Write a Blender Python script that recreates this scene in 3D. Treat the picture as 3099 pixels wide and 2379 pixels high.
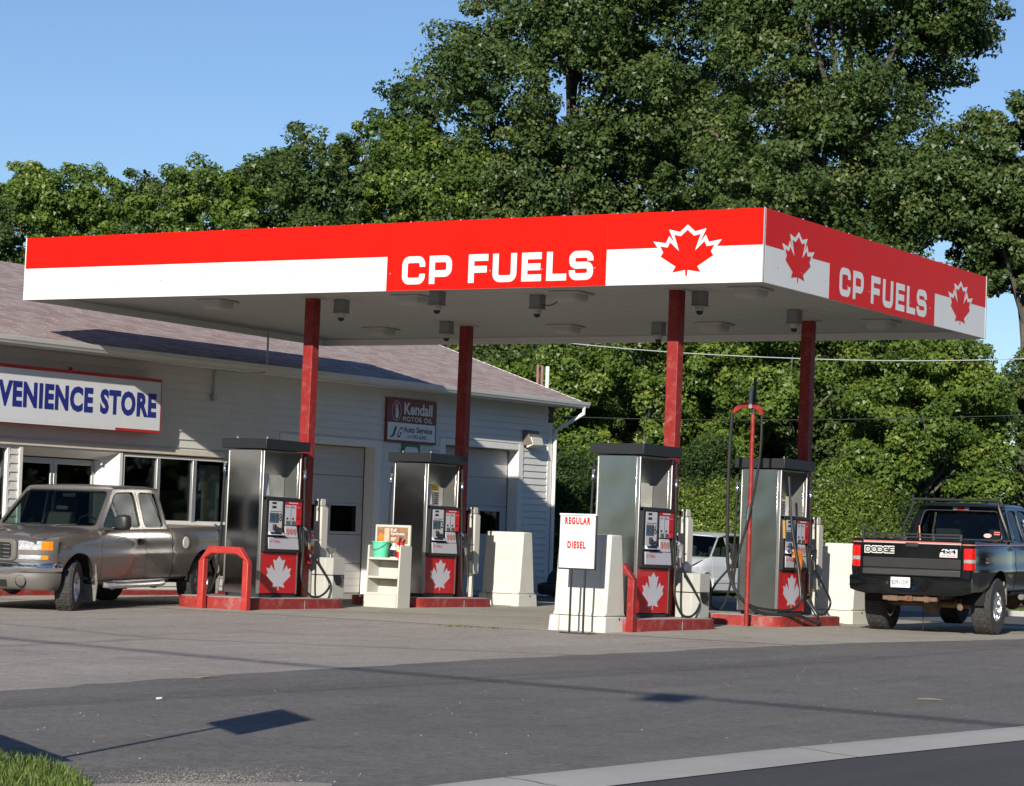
import bpy, bmesh, math, random
import numpy as np
from mathutils import Vector, Matrix
random.seed(7); RNG = np.random.default_rng(7)
for _o in list(bpy.data.objects): bpy.data.objects.remove(_o)
SC = bpy.context.scene
COL = SC.collection
R = math.radians

# ------------------------------------------------------------------ camera, sky, sun, exposure
cam_d = bpy.data.cameras.new('camera'); cam = bpy.data.objects.new('camera', cam_d); COL.objects.link(cam)
CX, CY, CZ, FPX, YAW, PIT, ROL = 13.9662, -28.7306, 0.9655, 7600.0, -0.5507, 0.06277, 0.03948
fw = Vector((math.sin(YAW)*math.cos(PIT), math.cos(YAW)*math.cos(PIT), math.sin(PIT)))
rt = Vector((math.cos(YAW), -math.sin(YAW), 0)); up = rt.cross(fw)
Rv = rt*math.cos(ROL) + up*math.sin(ROL); Uv = -rt*math.sin(ROL) + up*math.cos(ROL)
M = Matrix((Rv, Uv, -fw)).transposed().to_4x4(); M.translation = Vector((CX, CY, CZ))
cam.matrix_world = M
cam_d.sensor_fit = 'HORIZONTAL'; cam_d.sensor_width = 36.0; cam_d.lens = 36.0*FPX/3099.0
cam_d.clip_start = 0.1; cam_d.clip_end = 3000
SC.camera = cam
SC.render.resolution_x = 1024; SC.render.resolution_y = 786

SUN = Vector((0.325, -1.0, 0.395)).normalized()          # towards the sun
sun_el = math.asin(SUN.z); sun_az = math.atan2(SUN.x, SUN.y)
w = bpy.data.worlds.new('World'); SC.world = w; w.use_nodes = True
nt = w.node_tree; nt.nodes.clear()
sky = nt.nodes.new('ShaderNodeTexSky'); sky.sky_type = 'NISHITA'; sky.sun_disc = False
sky.sun_elevation = sun_el; sky.sun_rotation = sun_az
sky.air_density = 1.0; sky.dust_density = 0.0; sky.ozone_density = 3.0; sky.altitude = 300
bg = nt.nodes.new('ShaderNodeBackground'); bg.inputs['Strength'].default_value = 0.070
wo = nt.nodes.new('ShaderNodeOutputWorld')
tn = nt.nodes.new('ShaderNodeVectorMath'); tn.operation = 'MULTIPLY'; tn.inputs[1].default_value = (.96, 1.02, 1.16); nt.links.new(sky.outputs[0], tn.inputs[0]); nt.links.new(tn.outputs[0], bg.inputs[0]); nt.links.new(bg.outputs[0], wo.inputs[0])
sl = bpy.data.lights.new('sun', 'SUN'); sl.energy = 4.6; sl.angle = R(0.53); sl.color = (1.0, 0.93, 0.82)
so = bpy.data.objects.new('sun', sl); COL.objects.link(so)
so.rotation_euler = SUN.to_track_quat('Z', 'Y').to_euler(); so.location = (0, -20, 40)
SC.view_settings.view_transform = 'Standard'; SC.view_settings.look = 'None'
SC.view_settings.exposure = 0.52; SC.view_settings.gamma = 1.0; SC.view_settings.use_curve_mapping = False
SC.render.engine = 'CYCLES'

# ------------------------------------------------------------------ materials
MATS = {}
def mat(name, col, rough=0.6, metal=0.0, var=0.08, vscale=3.0, bump=0.0, bscale=40.0, spec=0.5, coat=0.0,
        dirt=None, dscale=1.2, damt=0.35, trans=0.0, aniso=None):
    if name in MATS: return MATS[name]
    m = bpy.data.materials.new(name); m.use_nodes = True; n = m.node_tree.nodes; l = m.node_tree.links
    b = n['Principled BSDF']; b.inputs['Roughness'].default_value = rough; b.inputs['Metallic'].default_value = metal
    b.inputs['Specular IOR Level'].default_value = spec; b.inputs['Coat Weight'].default_value = coat
    b.inputs['Coat Roughness'].default_value = 0.05
    tc = n.new('ShaderNodeTexCoord'); out = None
    if var > 0:
        nz = n.new('ShaderNodeTexNoise'); nz.inputs['Scale'].default_value = vscale; nz.inputs['Detail'].default_value = 8
        nz.inputs['Roughness'].default_value = 0.65
        l.new(tc.outputs['Object'], nz.inputs['Vector'])
        mr = n.new('ShaderNodeMapRange'); mr.inputs[1].default_value = 0.3; mr.inputs[2].default_value = 0.7
        mr.inputs[3].default_value = 1-var; mr.inputs[4].default_value = 1+var
        l.new(nz.outputs['Fac'], mr.inputs[0])
        mx = n.new('ShaderNodeVectorMath'); mx.operation = 'SCALE'; mx.inputs[0].default_value = col
        l.new(mr.outputs[0], mx.inputs['Scale']); out = mx.outputs[0]
        rr = n.new('ShaderNodeMapRange'); rr.inputs[3].default_value = max(0.02, rough*0.85); rr.inputs[4].default_value = min(1, rough*1.15)
        l.new(nz.outputs['Fac'], rr.inputs[0]); l.new(rr.outputs[0], b.inputs['Roughness'])
    if dirt is not None:
        nd = n.new('ShaderNodeTexNoise'); nd.inputs['Scale'].default_value = dscale; nd.inputs['Detail'].default_value = 10
        nd.inputs['Roughness'].default_value = 0.75
        l.new(tc.outputs['Object'], nd.inputs['Vector'])
        md = n.new('ShaderNodeMapRange'); md.inputs[1].default_value = 0.5; md.inputs[2].default_value = 0.72
        md.inputs[3].default_value = 0; md.inputs[4].default_value = damt
        l.new(nd.outputs['Fac'], md.inputs[0])
        mix = n.new('ShaderNodeMix'); mix.data_type = 'RGBA'
        l.new(md.outputs[0], mix.inputs['Factor'])
        if out: l.new(out, mix.inputs['A'])
        else: mix.inputs['A'].default_value = (*col, 1)
        mix.inputs['B'].default_value = (*dirt, 1); out = mix.outputs['Result']
    if out: l.new(out, b.inputs['Base Color'])
    else: b.inputs['Base Color'].default_value = (*col, 1)
    if bump > 0:
        nb = n.new('ShaderNodeTexNoise'); nb.inputs['Scale'].default_value = bscale; nb.inputs['Detail'].default_value = 6
        l.new(tc.outputs['Object'], nb.inputs['Vector'])
        bp = n.new('ShaderNodeBump'); bp.inputs['Strength'].default_value = bump; bp.inputs['Distance'].default_value = 0.02
        l.new(nb.outputs['Fac'], bp.inputs['Height']); l.new(bp.outputs[0], b.inputs['Normal'])
    MATS[name] = m
    return m

def glass_mat(name, tint=(0.3, 0.34, 0.36), rough=0.02):
    if name in MATS: return MATS[name]
    m = bpy.data.materials.new(name); m.use_nodes = True; n = m.node_tree.nodes; l = m.node_tree.links
    n.remove(n['Principled BSDF']); o = n['Material Output']
    tr = n.new('ShaderNodeBsdfTransparent'); tr.inputs[0].default_value = (*tint, 1)
    gl = n.new('ShaderNodeBsdfGlossy'); gl.inputs['Roughness'].default_value = rough; gl.inputs[0].default_value = (0.9, 0.95, 1, 1)
    ge = n.new('ShaderNodeNewGeometry'); dt = n.new('ShaderNodeVectorMath'); dt.operation = 'DOT_PRODUCT'; l.new(ge.outputs['Normal'], dt.inputs[0]); l.new(ge.outputs['Incoming'], dt.inputs[1])
    ab = n.new('ShaderNodeMath'); ab.operation = 'ABSOLUTE'; l.new(dt.outputs['Value'], ab.inputs[0])
    sb = n.new('ShaderNodeMath'); sb.operation = 'SUBTRACT'; sb.inputs[0].default_value = 1.0; sb.use_clamp = True; l.new(ab.outputs[0], sb.inputs[1])
    pw = n.new('ShaderNodeMath'); pw.operation = 'POWER'; pw.inputs[1].default_value = 5.0; l.new(sb.outputs[0], pw.inputs[0])
    ad = n.new('ShaderNodeMath'); ad.operation = 'MULTIPLY_ADD'; ad.inputs[1].default_value = .70; ad.inputs[2].default_value = .022; ad.use_clamp = True
    l.new(pw.outputs[0], ad.inputs[0])
    mx = n.new('ShaderNodeMixShader'); l.new(ad.outputs[0], mx.inputs[0]); l.new(tr.outputs[0], mx.inputs[1]); l.new(gl.outputs[0], mx.inputs[2])
    l.new(mx.outputs[0], o.inputs[0]); MATS[name] = m
    return m

def ground_mat(name, base, spot, coarse=0.25, grain=0.25, rough=0.9, bump=0.5, speck=None, crack=None, streak=None, stain=0):
    m = bpy.data.materials.new(name); m.use_nodes = True; n = m.node_tree.nodes; l = m.node_tree.links
    b = n['Principled BSDF']; b.inputs['Roughness'].default_value = rough; b.inputs['Specular IOR Level'].default_value = 0.3
    tc = n.new('ShaderNodeTexCoord')
    def noise(s, d=8, r=0.6, vec=None):
        z = n.new('ShaderNodeTexNoise'); z.inputs['Scale'].default_value = s; z.inputs['Detail'].default_value = d; z.inputs['Roughness'].default_value = r
        l.new(vec or tc.outputs['Object'], z.inputs['Vector']); return z.outputs['Fac']
    def rng(v, a, c, lo, hi):
        q = n.new('ShaderNodeMapRange'); q.inputs[1].default_value = a; q.inputs[2].default_value = c
        q.inputs[3].default_value = lo; q.inputs[4].default_value = hi; l.new(v, q.inputs[0]); return q.outputs[0]
    mix = n.new('ShaderNodeMix'); mix.data_type = 'RGBA'
    mix.inputs['A'].default_value = (*base, 1); mix.inputs['B'].default_value = (*spot, 1)
    l.new(rng(noise(coarse, 10, 0.7), 0.38, 0.68, 0, 1), mix.inputs['Factor']); c = mix.outputs['Result']
    g = n.new('ShaderNodeVectorMath'); g.operation = 'SCALE'; l.new(c, g.inputs[0])
    l.new(rng(noise(24, 8, 0.95), 0.30, 0.70, 1-grain*1.2, 1+grain*1.2), g.inputs['Scale']); c = g.outputs[0]
    if stain:
        g3 = n.new('ShaderNodeVectorMath'); g3.operation = 'SCALE'; l.new(c, g3.inputs[0])
        l.new(rng(noise(1.3, 9, 0.72), 0.56, 0.70, 1.0, 1-stain), g3.inputs['Scale']); c = g3.outputs[0]
        g4 = n.new('ShaderNodeVectorMath'); g4.operation = 'SCALE'; l.new(c, g4.inputs[0])
        l.new(rng(noise(9, 8, 0.8), 0.35, 0.65, .84, 1.16), g4.inputs['Scale']); c = g4.outputs[0]
    if streak:
        mp = n.new('ShaderNodeMapping'); mp.inputs['Scale'].default_value = (2.2, 0.12, 1); l.new(tc.outputs['Object'], mp.inputs[0])
        g2 = n.new('ShaderNodeVectorMath'); g2.operation = 'SCALE'; l.new(c, g2.inputs[0])
        l.new(rng(noise(1.0, 8, 0.7, mp.outputs[0]), 0.4, 0.7, 1.05, 1-streak), g2.inputs['Scale']); c = g2.outputs[0]
    if speck:
        vo = n.new('ShaderNodeTexVoronoi'); vo.inputs['Scale'].default_value = 14.0; l.new(tc.outputs['Object'], vo.inputs['Vector'])
        s = n.new('ShaderNodeMix'); s.data_type = 'RGBA'; l.new(c, s.inputs['A']); s.inputs['B'].default_value = (*speck, 1)
        l.new(rng(vo.outputs['Distance'], 0.03, 0.09, 0.40, 0), s.inputs['Factor']); c = s.outputs['Result']
    if crack:
        vc = n.new('ShaderNodeTexVoronoi'); vc.feature = 'DISTANCE_TO_EDGE'; vc.inputs['Scale'].default_value = crack
        wv = n.new('ShaderNodeTexNoise'); wv.inputs['Scale'].default_value = 1.5; wv.inputs['Detail'].default_value = 6; l.new(tc.outputs['Object'], wv.inputs['Vector'])
        av = n.new('ShaderNodeMix'); av.data_type = 'VECTOR'; av.inputs['Factor'].default_value = 0.35
        l.new(tc.outputs['Object'], av.inputs['A']); l.new(wv.outputs['Color'], av.inputs['B']); l.new(av.outputs['Result'], vc.inputs['Vector'])
        s = n.new('ShaderNodeMix'); s.data_type = 'RGBA'; l.new(c, s.inputs['A']); s.inputs['B'].default_value = (base[0]*.45, base[1]*.45, base[2]*.45, 1)
        l.new(rng(vc.outputs['Distance'], 0.0, 0.012, 0.6, 0), s.inputs['Factor']); c = s.outputs['Result']
    l.new(c, b.inputs['Base Color'])
    bp = n.new('ShaderNodeBump'); bp.inputs['Strength'].default_value = bump; bp.inputs['Distance'].default_value = 0.012
    l.new(noise(70, 6, 0.75), bp.inputs['Height']); l.new(bp.outputs[0], b.inputs['Normal'])
    MATS[name] = m
    return m

m_white = mat('white_panel', (.67, .675, .67), .35, var=.02, dirt=(.55, .53, .5), damt=.14, dscale=.8, bump=.04, bscale=1.3)
m_red = mat('red_film', (.58, .008, .003), .40, var=.04, vscale=.8, spec=.14, bump=.05, bscale=1.3)
m_colred = mat('column_red_paint', (.235, .017, .015), .5, var=.10, spec=.3, vscale=6, dirt=(.5, .3, .28), dscale=9, damt=.25)
m_kerbred = mat('island_red_paint', (.27, .022, .018), .6, var=.14, vscale=7, dirt=(.30, .20, .18), dscale=5, damt=.75, bump=.15, bscale=30)
m_guard = mat('guard_red_paint', (.40, .030, .024), .5, var=.1, vscale=8, dirt=(.35, .12, .08), dscale=8, damt=.5)
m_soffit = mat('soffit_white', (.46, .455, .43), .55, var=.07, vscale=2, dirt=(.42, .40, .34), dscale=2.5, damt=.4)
m_siding = mat('vinyl_siding', (.66, .65, .615), .5, var=.05, vscale=2, dirt=(.5, .47, .42), damt=.2)
m_trim = mat('white_trim', (.74, .73, .70), .45, var=.04, dirt=(.55, .5, .42), damt=.2)
m_wood = mat('painted_board', (.66, .60, .50), .6, var=.08, vscale=5)
def brushed(name, col, rough, k):
    m = mat(name, col, rough, metal=1.0, var=0); n = m.node_tree.nodes; l = m.node_tree.links; b = n['Principled BSDF']
    tc = n.new('ShaderNodeTexCoord'); nz = n.new('ShaderNodeTexNoise'); nz.inputs['Scale'].default_value = 1.6; nz.inputs['Detail'].default_value = 1.0
    mp = n.new('ShaderNodeMapping'); mp.inputs['Scale'].default_value = (120, 120, 1.2); l.new(tc.outputs['Object'], mp.inputs[0])
    gr = n.new('ShaderNodeTexNoise'); gr.inputs['Scale'].default_value = 1.0; gr.inputs['Detail'].default_value = 2; l.new(mp.outputs[0], gr.inputs['Vector'])
    l.new(tc.outputs['Object'], nz.inputs['Vector'])
    b1 = n.new('ShaderNodeBump'); b1.inputs['Strength'].default_value = k; b1.inputs['Distance'].default_value = .10; l.new(nz.outputs['Fac'], b1.inputs['Height'])
    b2 = n.new('ShaderNodeBump'); b2.inputs['Strength'].default_value = .05; b2.inputs['Distance'].default_value = .002; l.new(gr.outputs['Fac'], b2.inputs['Height']); l.new(b1.outputs[0], b2.inputs['Normal'])
    l.new(b2.outputs[0], b.inputs['Normal']); return m
m_steel = brushed('stainless', (.36, .36, .355), .14, .07)
m_steel2 = mat('stainless_dull', (.36, .36, .345), .40, metal=.9, var=.06, vscale=3, bump=.03, bscale=6)
m_black = mat('black_plastic', (.018, .019, .021), .45, var=.1)
m_cap = mat('black_cap', (.011, .013, .016), .5, var=.12, dirt=(.06, .06, .06), damt=.4)
m_rubber = mat('rubber', (.018, .018, .018), .42, var=.1)
m_tyre = mat('tyre_rubber', (.032, .031, .030), .85, var=.2, vscale=10, dirt=(.10, .095, .085), dscale=14, damt=.5)
m_dark = mat('dark_void', (.008, .008, .009), .9, var=0)
m_grey = mat('grey_plastic', (.54, .54, .56), .45, var=.03)
m_lgrey = mat('light_grey_panel', (.52, .52, .57), .4, var=.02)
m_cab = mat('cream_plastic', (.52, .505, .45), .5, var=.03, dirt=(.45, .42, .36), damt=.25)
m_barr = mat('cream_concrete', (.585, .575, .51), .75, var=.05, vscale=4, dirt=(.42, .39, .32), dscale=3, damt=.4, bump=.08, bscale=60)
m_chrome = mat('chrome', (.75, .77, .80), .07, metal=1, var=0)
m_alloy = mat('alloy', (.60, .60, .60), .3, metal=.9, var=.05)
m_metal = mat('galvanised', (.42, .43, .44), .45, metal=.6, var=.1, vscale=15)
m_glassd = glass_mat('shop_glass', (.55, .58, .58))
m_glassc = glass_mat('car_glass', (.42, .52, .50))
m_glasst = glass_mat('tinted_glass', (.05, .06, .06))
m_blue = mat('sign_blue', (.018, .028, .23), .4, var=.02)
m_redtxt = mat('red_lettering', (.55, .02, .02), .4, var=.02)
m_blk = mat('black_ink', (.015, .015, .018), .5, var=0)
m_yellow = mat('yellow_sticker', (.75, .58, .03), .5, var=.03)
m_iron = mat('dark_iron', (.025, .026, .028), .55, var=.1)
m_rust = mat('rusty_metal', (.14, .085, .055), .8, var=.3, vscale=12)

# ------------------------------------------------------------------ mesh helpers
class MB:
    def __init__(s): s.v = []; s.f = []; s.mi = []; s.cur = 0
    def add(s, vs, fs):
        o = len(s.v); s.v += [tuple(p) for p in vs]
        for f in fs: s.f.append([i+o for i in f]); s.mi.append(s.cur)
        return s
    def box(s, x0, x1, y0, y1, z0, z1):
        v = [(x0,y0,z0),(x1,y0,z0),(x1,y1,z0),(x0,y1,z0),(x0,y0,z1),(x1,y0,z1),(x1,y1,z1),(x0,y1,z1)]
        return s.add(v, [(0,3,2,1),(4,5,6,7),(0,1,5,4),(1,2,6,5),(2,3,7,6),(3,0,4,7)])
    def hexa(s, b, t):
        return s.add(list(b)+list(t), [(0,3,2,1),(4,5,6,7),(0,1,5,4),(1,2,6,5),(2,3,7,6),(3,0,4,7)])
    def prism(s, pts, O, A, B, N, d):
        """2-D polygon pts (a,b) at O + a*A + b*B, extruded by d along N"""
        O, A, B, N = Vector(O), Vector(A), Vector(B), Vector(N); k = len(pts)
        p = [O + A*a + B*b for a, b in pts]; qv = [x + N*d for x in p]
        fs = [list(range(k))[::-1], list(range(k, 2*k))] + [(i, (i+1) % k, k+(i+1) % k, k+i) for i in range(k)]
        return s.add(p+qv, fs)
    def tube(s, path, r, n=10, cap=True, closed=False):
        P = [Vector(p) for p in path]; k = len(P); rs = r if isinstance(r, (list, tuple)) else [r]*k
        prev = None; rings = []
        for i in range(k):
            t = (P[(i+1) % k]-P[i-1]) if closed else (P[min(i+1, k-1)]-P[max(i-1, 0)])
            t.normalize()
            a = prev - t*prev.dot(t) if prev is not None else t.orthogonal()
            if a.length < 1e-6: a = t.orthogonal()
            a.normalize(); prev = a; b = t.cross(a)
            rings.append([P[i] + (a*math.cos(2*math.pi*j/n)+b*math.sin(2*math.pi*j/n))*rs[i] for j in range(n)])
        fs = []
        for i in range(k if closed else k-1):
            i2 = (i+1) % k
            for j in range(n): fs.append((i*n+j, i*n+(j+1) % n, i2*n+(j+1) % n, i2*n+j))
        if cap and not closed: fs += [list(range(n))[::-1], [(k-1)*n+j for j in range(n)]]
        return s.add([p for q in rings for p in q], fs)
    def lathe(s, prof, O, axis=(0,0,1), n=24, caps=False, mod=None):
        O = Vector(O); ax = Vector(axis).normalized(); a = ax.orthogonal().normalized(); b = ax.cross(a); k = len(prof); vs = []
        for j in range(n):
            th = 2*math.pi*j/n; d = a*math.cos(th)+b*math.sin(th)
            for i, (r, h) in enumerate(prof):
                rr = r + (mod(i, j) if mod else 0)
                vs.append(O + d*rr + ax*h)
        fs = [(j*k+i, ((j+1) % n)*k+i, ((j+1) % n)*k+i+1, j*k+i+1) for j in range(n) for i in range(k-1)]
        if caps: fs += [[j*k for j in range(n)][::-1], [j*k+k-1 for j in range(n)]]
        return s.add(vs, fs)
    def loft(s, secs, closed=True, cap=True):
        k = len(secs[0]); fs = []
        for i in range(len(secs)-1):
            for j in range(k if closed else k-1):
                fs.append((i*k+j, i*k+(j+1) % k, (i+1)*k+(j+1) % k, (i+1)*k+j))
        if cap: fs += [list(range(k))[::-1], [(len(secs)-1)*k+j for j in range(k)]]
        return s.add([p for q in secs for p in q], fs)
    def build(s, name, m, parent=None, org=(0,0,0), bevel=0, seg=2, smooth=35, recalc=True, solid=0, outdir=None):
        me = bpy.data.meshes.new(name); o3 = Vector(org)
        me.from_pydata([tuple(Vector(p)-o3) for p in s.v], [], s.f)
        ml = m if isinstance(m, (list, tuple)) else [m]
        for q in ml: me.materials.append(q)
        if len(ml) > 1: me.polygons.foreach_set('material_index', s.mi)
        if recalc:
            bm = bmesh.new(); bm.from_mesh(me); bmesh.ops.recalc_face_normals(bm, faces=bm.faces); bm.to_mesh(me); bm.free()
        if outdir is not None:
            od = Vector(outdir)
            if sum(p.normal.dot(od)*p.area for p in me.polygons) < 0: me.flip_normals()
        if smooth: me.shade_smooth(); me.set_sharp_from_angle(angle=R(smooth))
        o = bpy.data.objects.new(name, me); COL.objects.link(o)
        if parent: o.parent = parent
        else: o.location = org
        if solid:
            md = o.modifiers.new('solid', 'SOLIDIFY'); md.thickness = solid; md.offset = -1
            es = o.modifiers.new('split', 'EDGE_SPLIT'); es.split_angle = R(45)
        if bevel:
            md = o.modifiers.new('bevel', 'BEVEL'); md.width = bevel; md.segments = seg; md.limit_method = 'ANGLE'; md.angle_limit = R(40)
        return o

def tag(o, label, cat, group=None):
    o['label'] = label; o['category'] = cat
    if group: o['group'] = group
    return o
def thing(name, label, cat, loc=(0,0,0), rot=(0,0,0), group=None, scale=1.0):
    o = bpy.data.objects.new(name, None); COL.objects.link(o); o.empty_display_size = .2
    o.location = loc; o.rotation_euler = rot; o.scale = (scale,)*3
    return tag(o, label, cat, group)
def struct(o): o['kind'] = 'structure'; return o
def stuff(o): o['kind'] = 'stuff'; return o

_tc = {}
def text2d(s, bold=0.0, spacing=1.0):
    key = (s, bold, spacing)
    if key not in _tc:
        cu = bpy.data.curves.new('txt', 'FONT'); cu.body = s; cu.size = 1; cu.offset = bold; cu.space_character = spacing; cu.resolution_u = 3
        ob = bpy.data.objects.new('txt', cu); me = bpy.data.meshes.new_from_object(ob)
        v = np.array([p.co[:2] for p in me.vertices]); f = [list(p.vertices) for p in me.polygons]
        bpy.data.objects.remove(ob); bpy.data.curves.remove(cu); bpy.data.meshes.remove(me)
        v -= v.min(0); sz = v.max(0); _tc[key] = (v/sz, f, sz[0]/sz[1])
    return _tc[key]
def add_text(mb, s, O, A, B, w, h, bold=0.0, spacing=1.0, slant=0.0):
    v, f, _ = text2d(s, bold, spacing); O, A, B = Vector(O), Vector(A), Vector(B)
    mb.add([O + A*(p[0]*w+slant*p[1]*h) + B*(p[1]*h) for p in v], f)

LEAF_H = [(0,1.0),(.25,.865),(.5,.90),(.30,.54),(.65,.74),(.74,.627),(1.03,.655),(.90,.52),(1.0,.43),(.41,.205),(.53,.078),(.045,.127),(.03,0)]
LEAF = LEAF_H + [(-a, b) for a, b in LEAF_H[::-1][:-1]]
def offset_poly(P, d):
    n = len(P); area = sum(P[i][0]*P[(i+1) % n][1]-P[(i+1) % n][0]*P[i][1] for i in range(n)); sg = 1 if area > 0 else -1; o = []
    for i in range(n):
        p0, p1, p2 = Vector(P[i-1]), Vector(P[i]), Vector(P[(i+1) % n])
        a = (p1-p0).normalized(); b = (p2-p1).normalized()
        na = Vector((a.y, -a.x))*sg; nb = Vector((b.y, -b.x))*sg
        m = na+nb; L = max(m.length, .35); m = m.normalized()*(d*min(2/L, 2.4)); o.append((p1.x+m.x, p1.y+m.y))
    return o
def tri_poly(mb, P, O, A, B, N=None, d=0.0):
    """concave polygon, triangulated; optional thickness d along N"""
    from mathutils.geometry import tessellate_polygon
    T = tessellate_polygon([[Vector((a, b, 0)) for a, b in P]])
    O, A, B = Vector(O), Vector(A), Vector(B); k = len(P)
    vs = [O+A*a+B*b for a, b in P]
    if d:
        N = Vector(N); vs2 = [p+N*d for p in vs]
        mb.add(vs+vs2, [t[::-1] for t in T] + [[i+k for i in t] for t in T] + [(i, (i+1) % k, k+(i+1) % k, k+i) for i in range(k)])
    else: mb.add(vs, [list(t) for t in T])
def rrect(x0, x1, y0, y1, r, n=4):
    o = []
    for cx, cy, a0 in ((x1-r, y1-r, 0), (x0+r, y1-r, 90), (x0+r, y0+r, 180), (x1-r, y0+r, 270)):
        for i in range(n+1):
            a = R(a0+90*i/n); o.append((cx+r*math.cos(a), cy+r*math.sin(a)))
    return o
def bez(P, n=6):
    """Catmull-Rom through P"""
    P = [Vector(p) for p in P]; o = []
    for i in range(len(P)-1):
        a, b, c, d = P[max(i-1, 0)], P[i], P[i+1], P[min(i+2, len(P)-1)]
        for t in range(n):
            t /= n; o.append(.5*((2*b)+(c-a)*t+(2*a-5*b+4*c-d)*t*t+(3*b-a-3*c+d)*t**3))
    return o+[P[-1]]
def stroke(mb, path, wd, O, A, B, closed=False):
    """flat ribbon of width wd along a 2-D path, mitred"""
    P = [Vector(p) for p in path]; n = len(P); L, Rr = [], []
    for i in range(n):
        if closed or 0 < i < n-1:
            a = (P[i]-P[i-1]).normalized(); b = (P[(i+1) % n]-P[i]).normalized()
        elif i == 0: a = b = (P[1]-P[0]).normalized()
        else: a = b = (P[-1]-P[-2]).normalized()
        na = Vector((-a.y, a.x)); nb = Vector((-b.y, b.x)); m = (na+nb); m = m/max(m.length_squared, .3)*2*wd/2
        L.append(P[i]+m); Rr.append(P[i]-m)
    O, A, B = Vector(O), Vector(A), Vector(B); f = lambda p: O+A*p.x+B*p.y
    mb.add([f(p) for p in L+Rr], [(i, (i+1) % n, n+(i+1) % n, n+i) for i in range(n if closed else n-1)])

def gz(y):                                                # the lot falls gently towards the road
    if y >= 0: return .008*min(y, 6)
    if y > -4: return .02*y
    return -.08+.008*(y+4)
# ------------------------------------------------------------------ ground
m_apron = ground_mat('apron_concrete', (.40, .365, .305), (.30, .275, .23), coarse=.35, grain=.22, bump=.25, crack=.16, stain=.35)
m_old = ground_mat('old_asphalt', (.36, .325, .285), (.29, .262, .232), coarse=.3, grain=.48, speck=(.46, .43, .39), streak=.12, stain=.25, crack=.11)
m_new = ground_mat('new_asphalt', (.140, .132, .124), (.180, .168, .156), coarse=.25, grain=.62, speck=(.34, .32, .30), streak=.12, stain=.22)
m_road = ground_mat('road_asphalt', (.068, .067, .068), (.080, .078, .077), coarse=.3, grain=.4, streak=.15)
m_conc = ground_mat('kerb_concrete', (.40, .39, .37), (.34, .33, .31), coarse=.8, grain=.08, bump=.2)
m_far = ground_mat('lane_asphalt', (.12, .118, .115), (.10, .10, .10), coarse=.3, grain=.15)
m_lawn = ground_mat('lawn_soil', (.075, .10, .030), (.10, .11, .04), coarse=1.2, grain=.4)
m_sand = ground_mat('sandy_gravel', (.36, .325, .285), (.27, .25, .22), coarse=2.0, grain=.3, speck=(.5, .47, .42))
YB = [-400, -60, -20, -15, -10, -7, -4, -2, 0, 5, 10, 14, 20, 40, 80, 160, 500]
def sheet(name, xl, xr, y0, y1, lift, m):
    """strip of ground between x = xl(y) and x = xr(y)"""
    ys = sorted(set([y0, y1]+[y for y in YB if y0 < y < y1]+[k for f in (xl, xr) if isinstance(f, list) for k, _ in f if y0 < k < y1]))
    ev = lambda f, y: float(np.interp(y, [k for k, _ in f], [v for _, v in f])) if isinstance(f, list) else f
    b = MB(); n = len(ys)
    vs = []
    for y in ys: vs += [(ev(xl, y), y, gz(y)+lift), (ev(xr, y), y, gz(y)+lift)]
    b.add(vs, [(2*i, 2*i+1, 2*i+3, 2*i+2) for i in range(n-1)])
    return struct(b.build(name, m, smooth=0))
EDGE = [(-60, 2.9), (-15.4, 1.66), (-13.1, 1.30), (-10.6, 1.08), (-7.2, .90), (-3.2, .94), (-.45, 1.42), (4.3, 2.05), (14, 2.9), (30, 4)]
KT = [(-60, 6.9), (-18.3, 7.29), (-15.1, 7.47), (-11.6, 7.80), (4, 8.9), (30, 10.5)]
off = lambda f, d: [(k, v+d) for k, v in f]
def jag(f, amp, step=.35):
    ys = np.arange(-30, 20, step); ks = [k for k, _ in f]; vs = [v for _, v in f]
    return [(float(y), float(np.interp(y, ks, vs)+RNG.normal()*amp)) for y in ys]
sheet('ground', -400, 400, -400, 500, -.03, m_lawn)
sheet('forecourt_asphalt', -40, 3.2, -60, 14.2, 0, m_old)
sheet('concrete_apron', -13.2, 2.0, -1.25, 11.6, .004, m_apron)
sheet('new_asphalt_strip', jag(EDGE, .035), off(KT, .10), -30, 19.9, .008, m_new)
sheet('kerb_gutter', off(KT, .06), off(KT, .52), -60, 30, .009, m_conc)
sheet('road', off(KT, .50), 30, -60, 60, .004, m_road)
sheet('side_lane', -40, 2.2, 14.2, 20.0, .004, m_far); sheet('lane_apron', -40, 3.2, 11.6, 14.2, .004, m_far)
pass
# low rolled kerb on the gutter's inner edge with joints
kb = MB(); ys = np.arange(-24, 6, .25); prof = [(.04, .0), (.07, .018), (.11, .026), (.22, .024), (.30, .018), (.34, .012), (.51, .003), (.53, .0)]
xk = lambda y: float(np.interp(y, [k for k, _ in KT], [v for _, v in KT]))
for i0 in range(0, 120, 12):
    seg = ys[i0:i0+13] if i0+13 <= 120 else ys[i0:]
    if len(seg) < 2: continue
    yy = np.linspace(seg[0]+.008, seg[-1]-.008, 8)
    kb = MB(); kb.loft([[(xk(y)+a, y, gz(y)+.009+h) for a, h in prof] for y in yy], closed=False, cap=False)
    o = kb.build('kerb_segment', m_conc); struct(o)

# far grass edge and kerb of the side lane
fk = MB(); fk.box(-40, 2.4, 20.0, 20.18, -.05, .16); struct(fk.build('lane_kerb', m_conc, bevel=.02))

# ------------------------------------------------------------------ canopy
ZB, ZT, ZM, CL, CD = 4.505, 5.46, 4.985, 12.52, 7.85
ZS = ZB+.125
can = thing('fuel_canopy', 'red and white fuel station canopy with maple leaf fascia on red columns', 'canopy')
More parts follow.
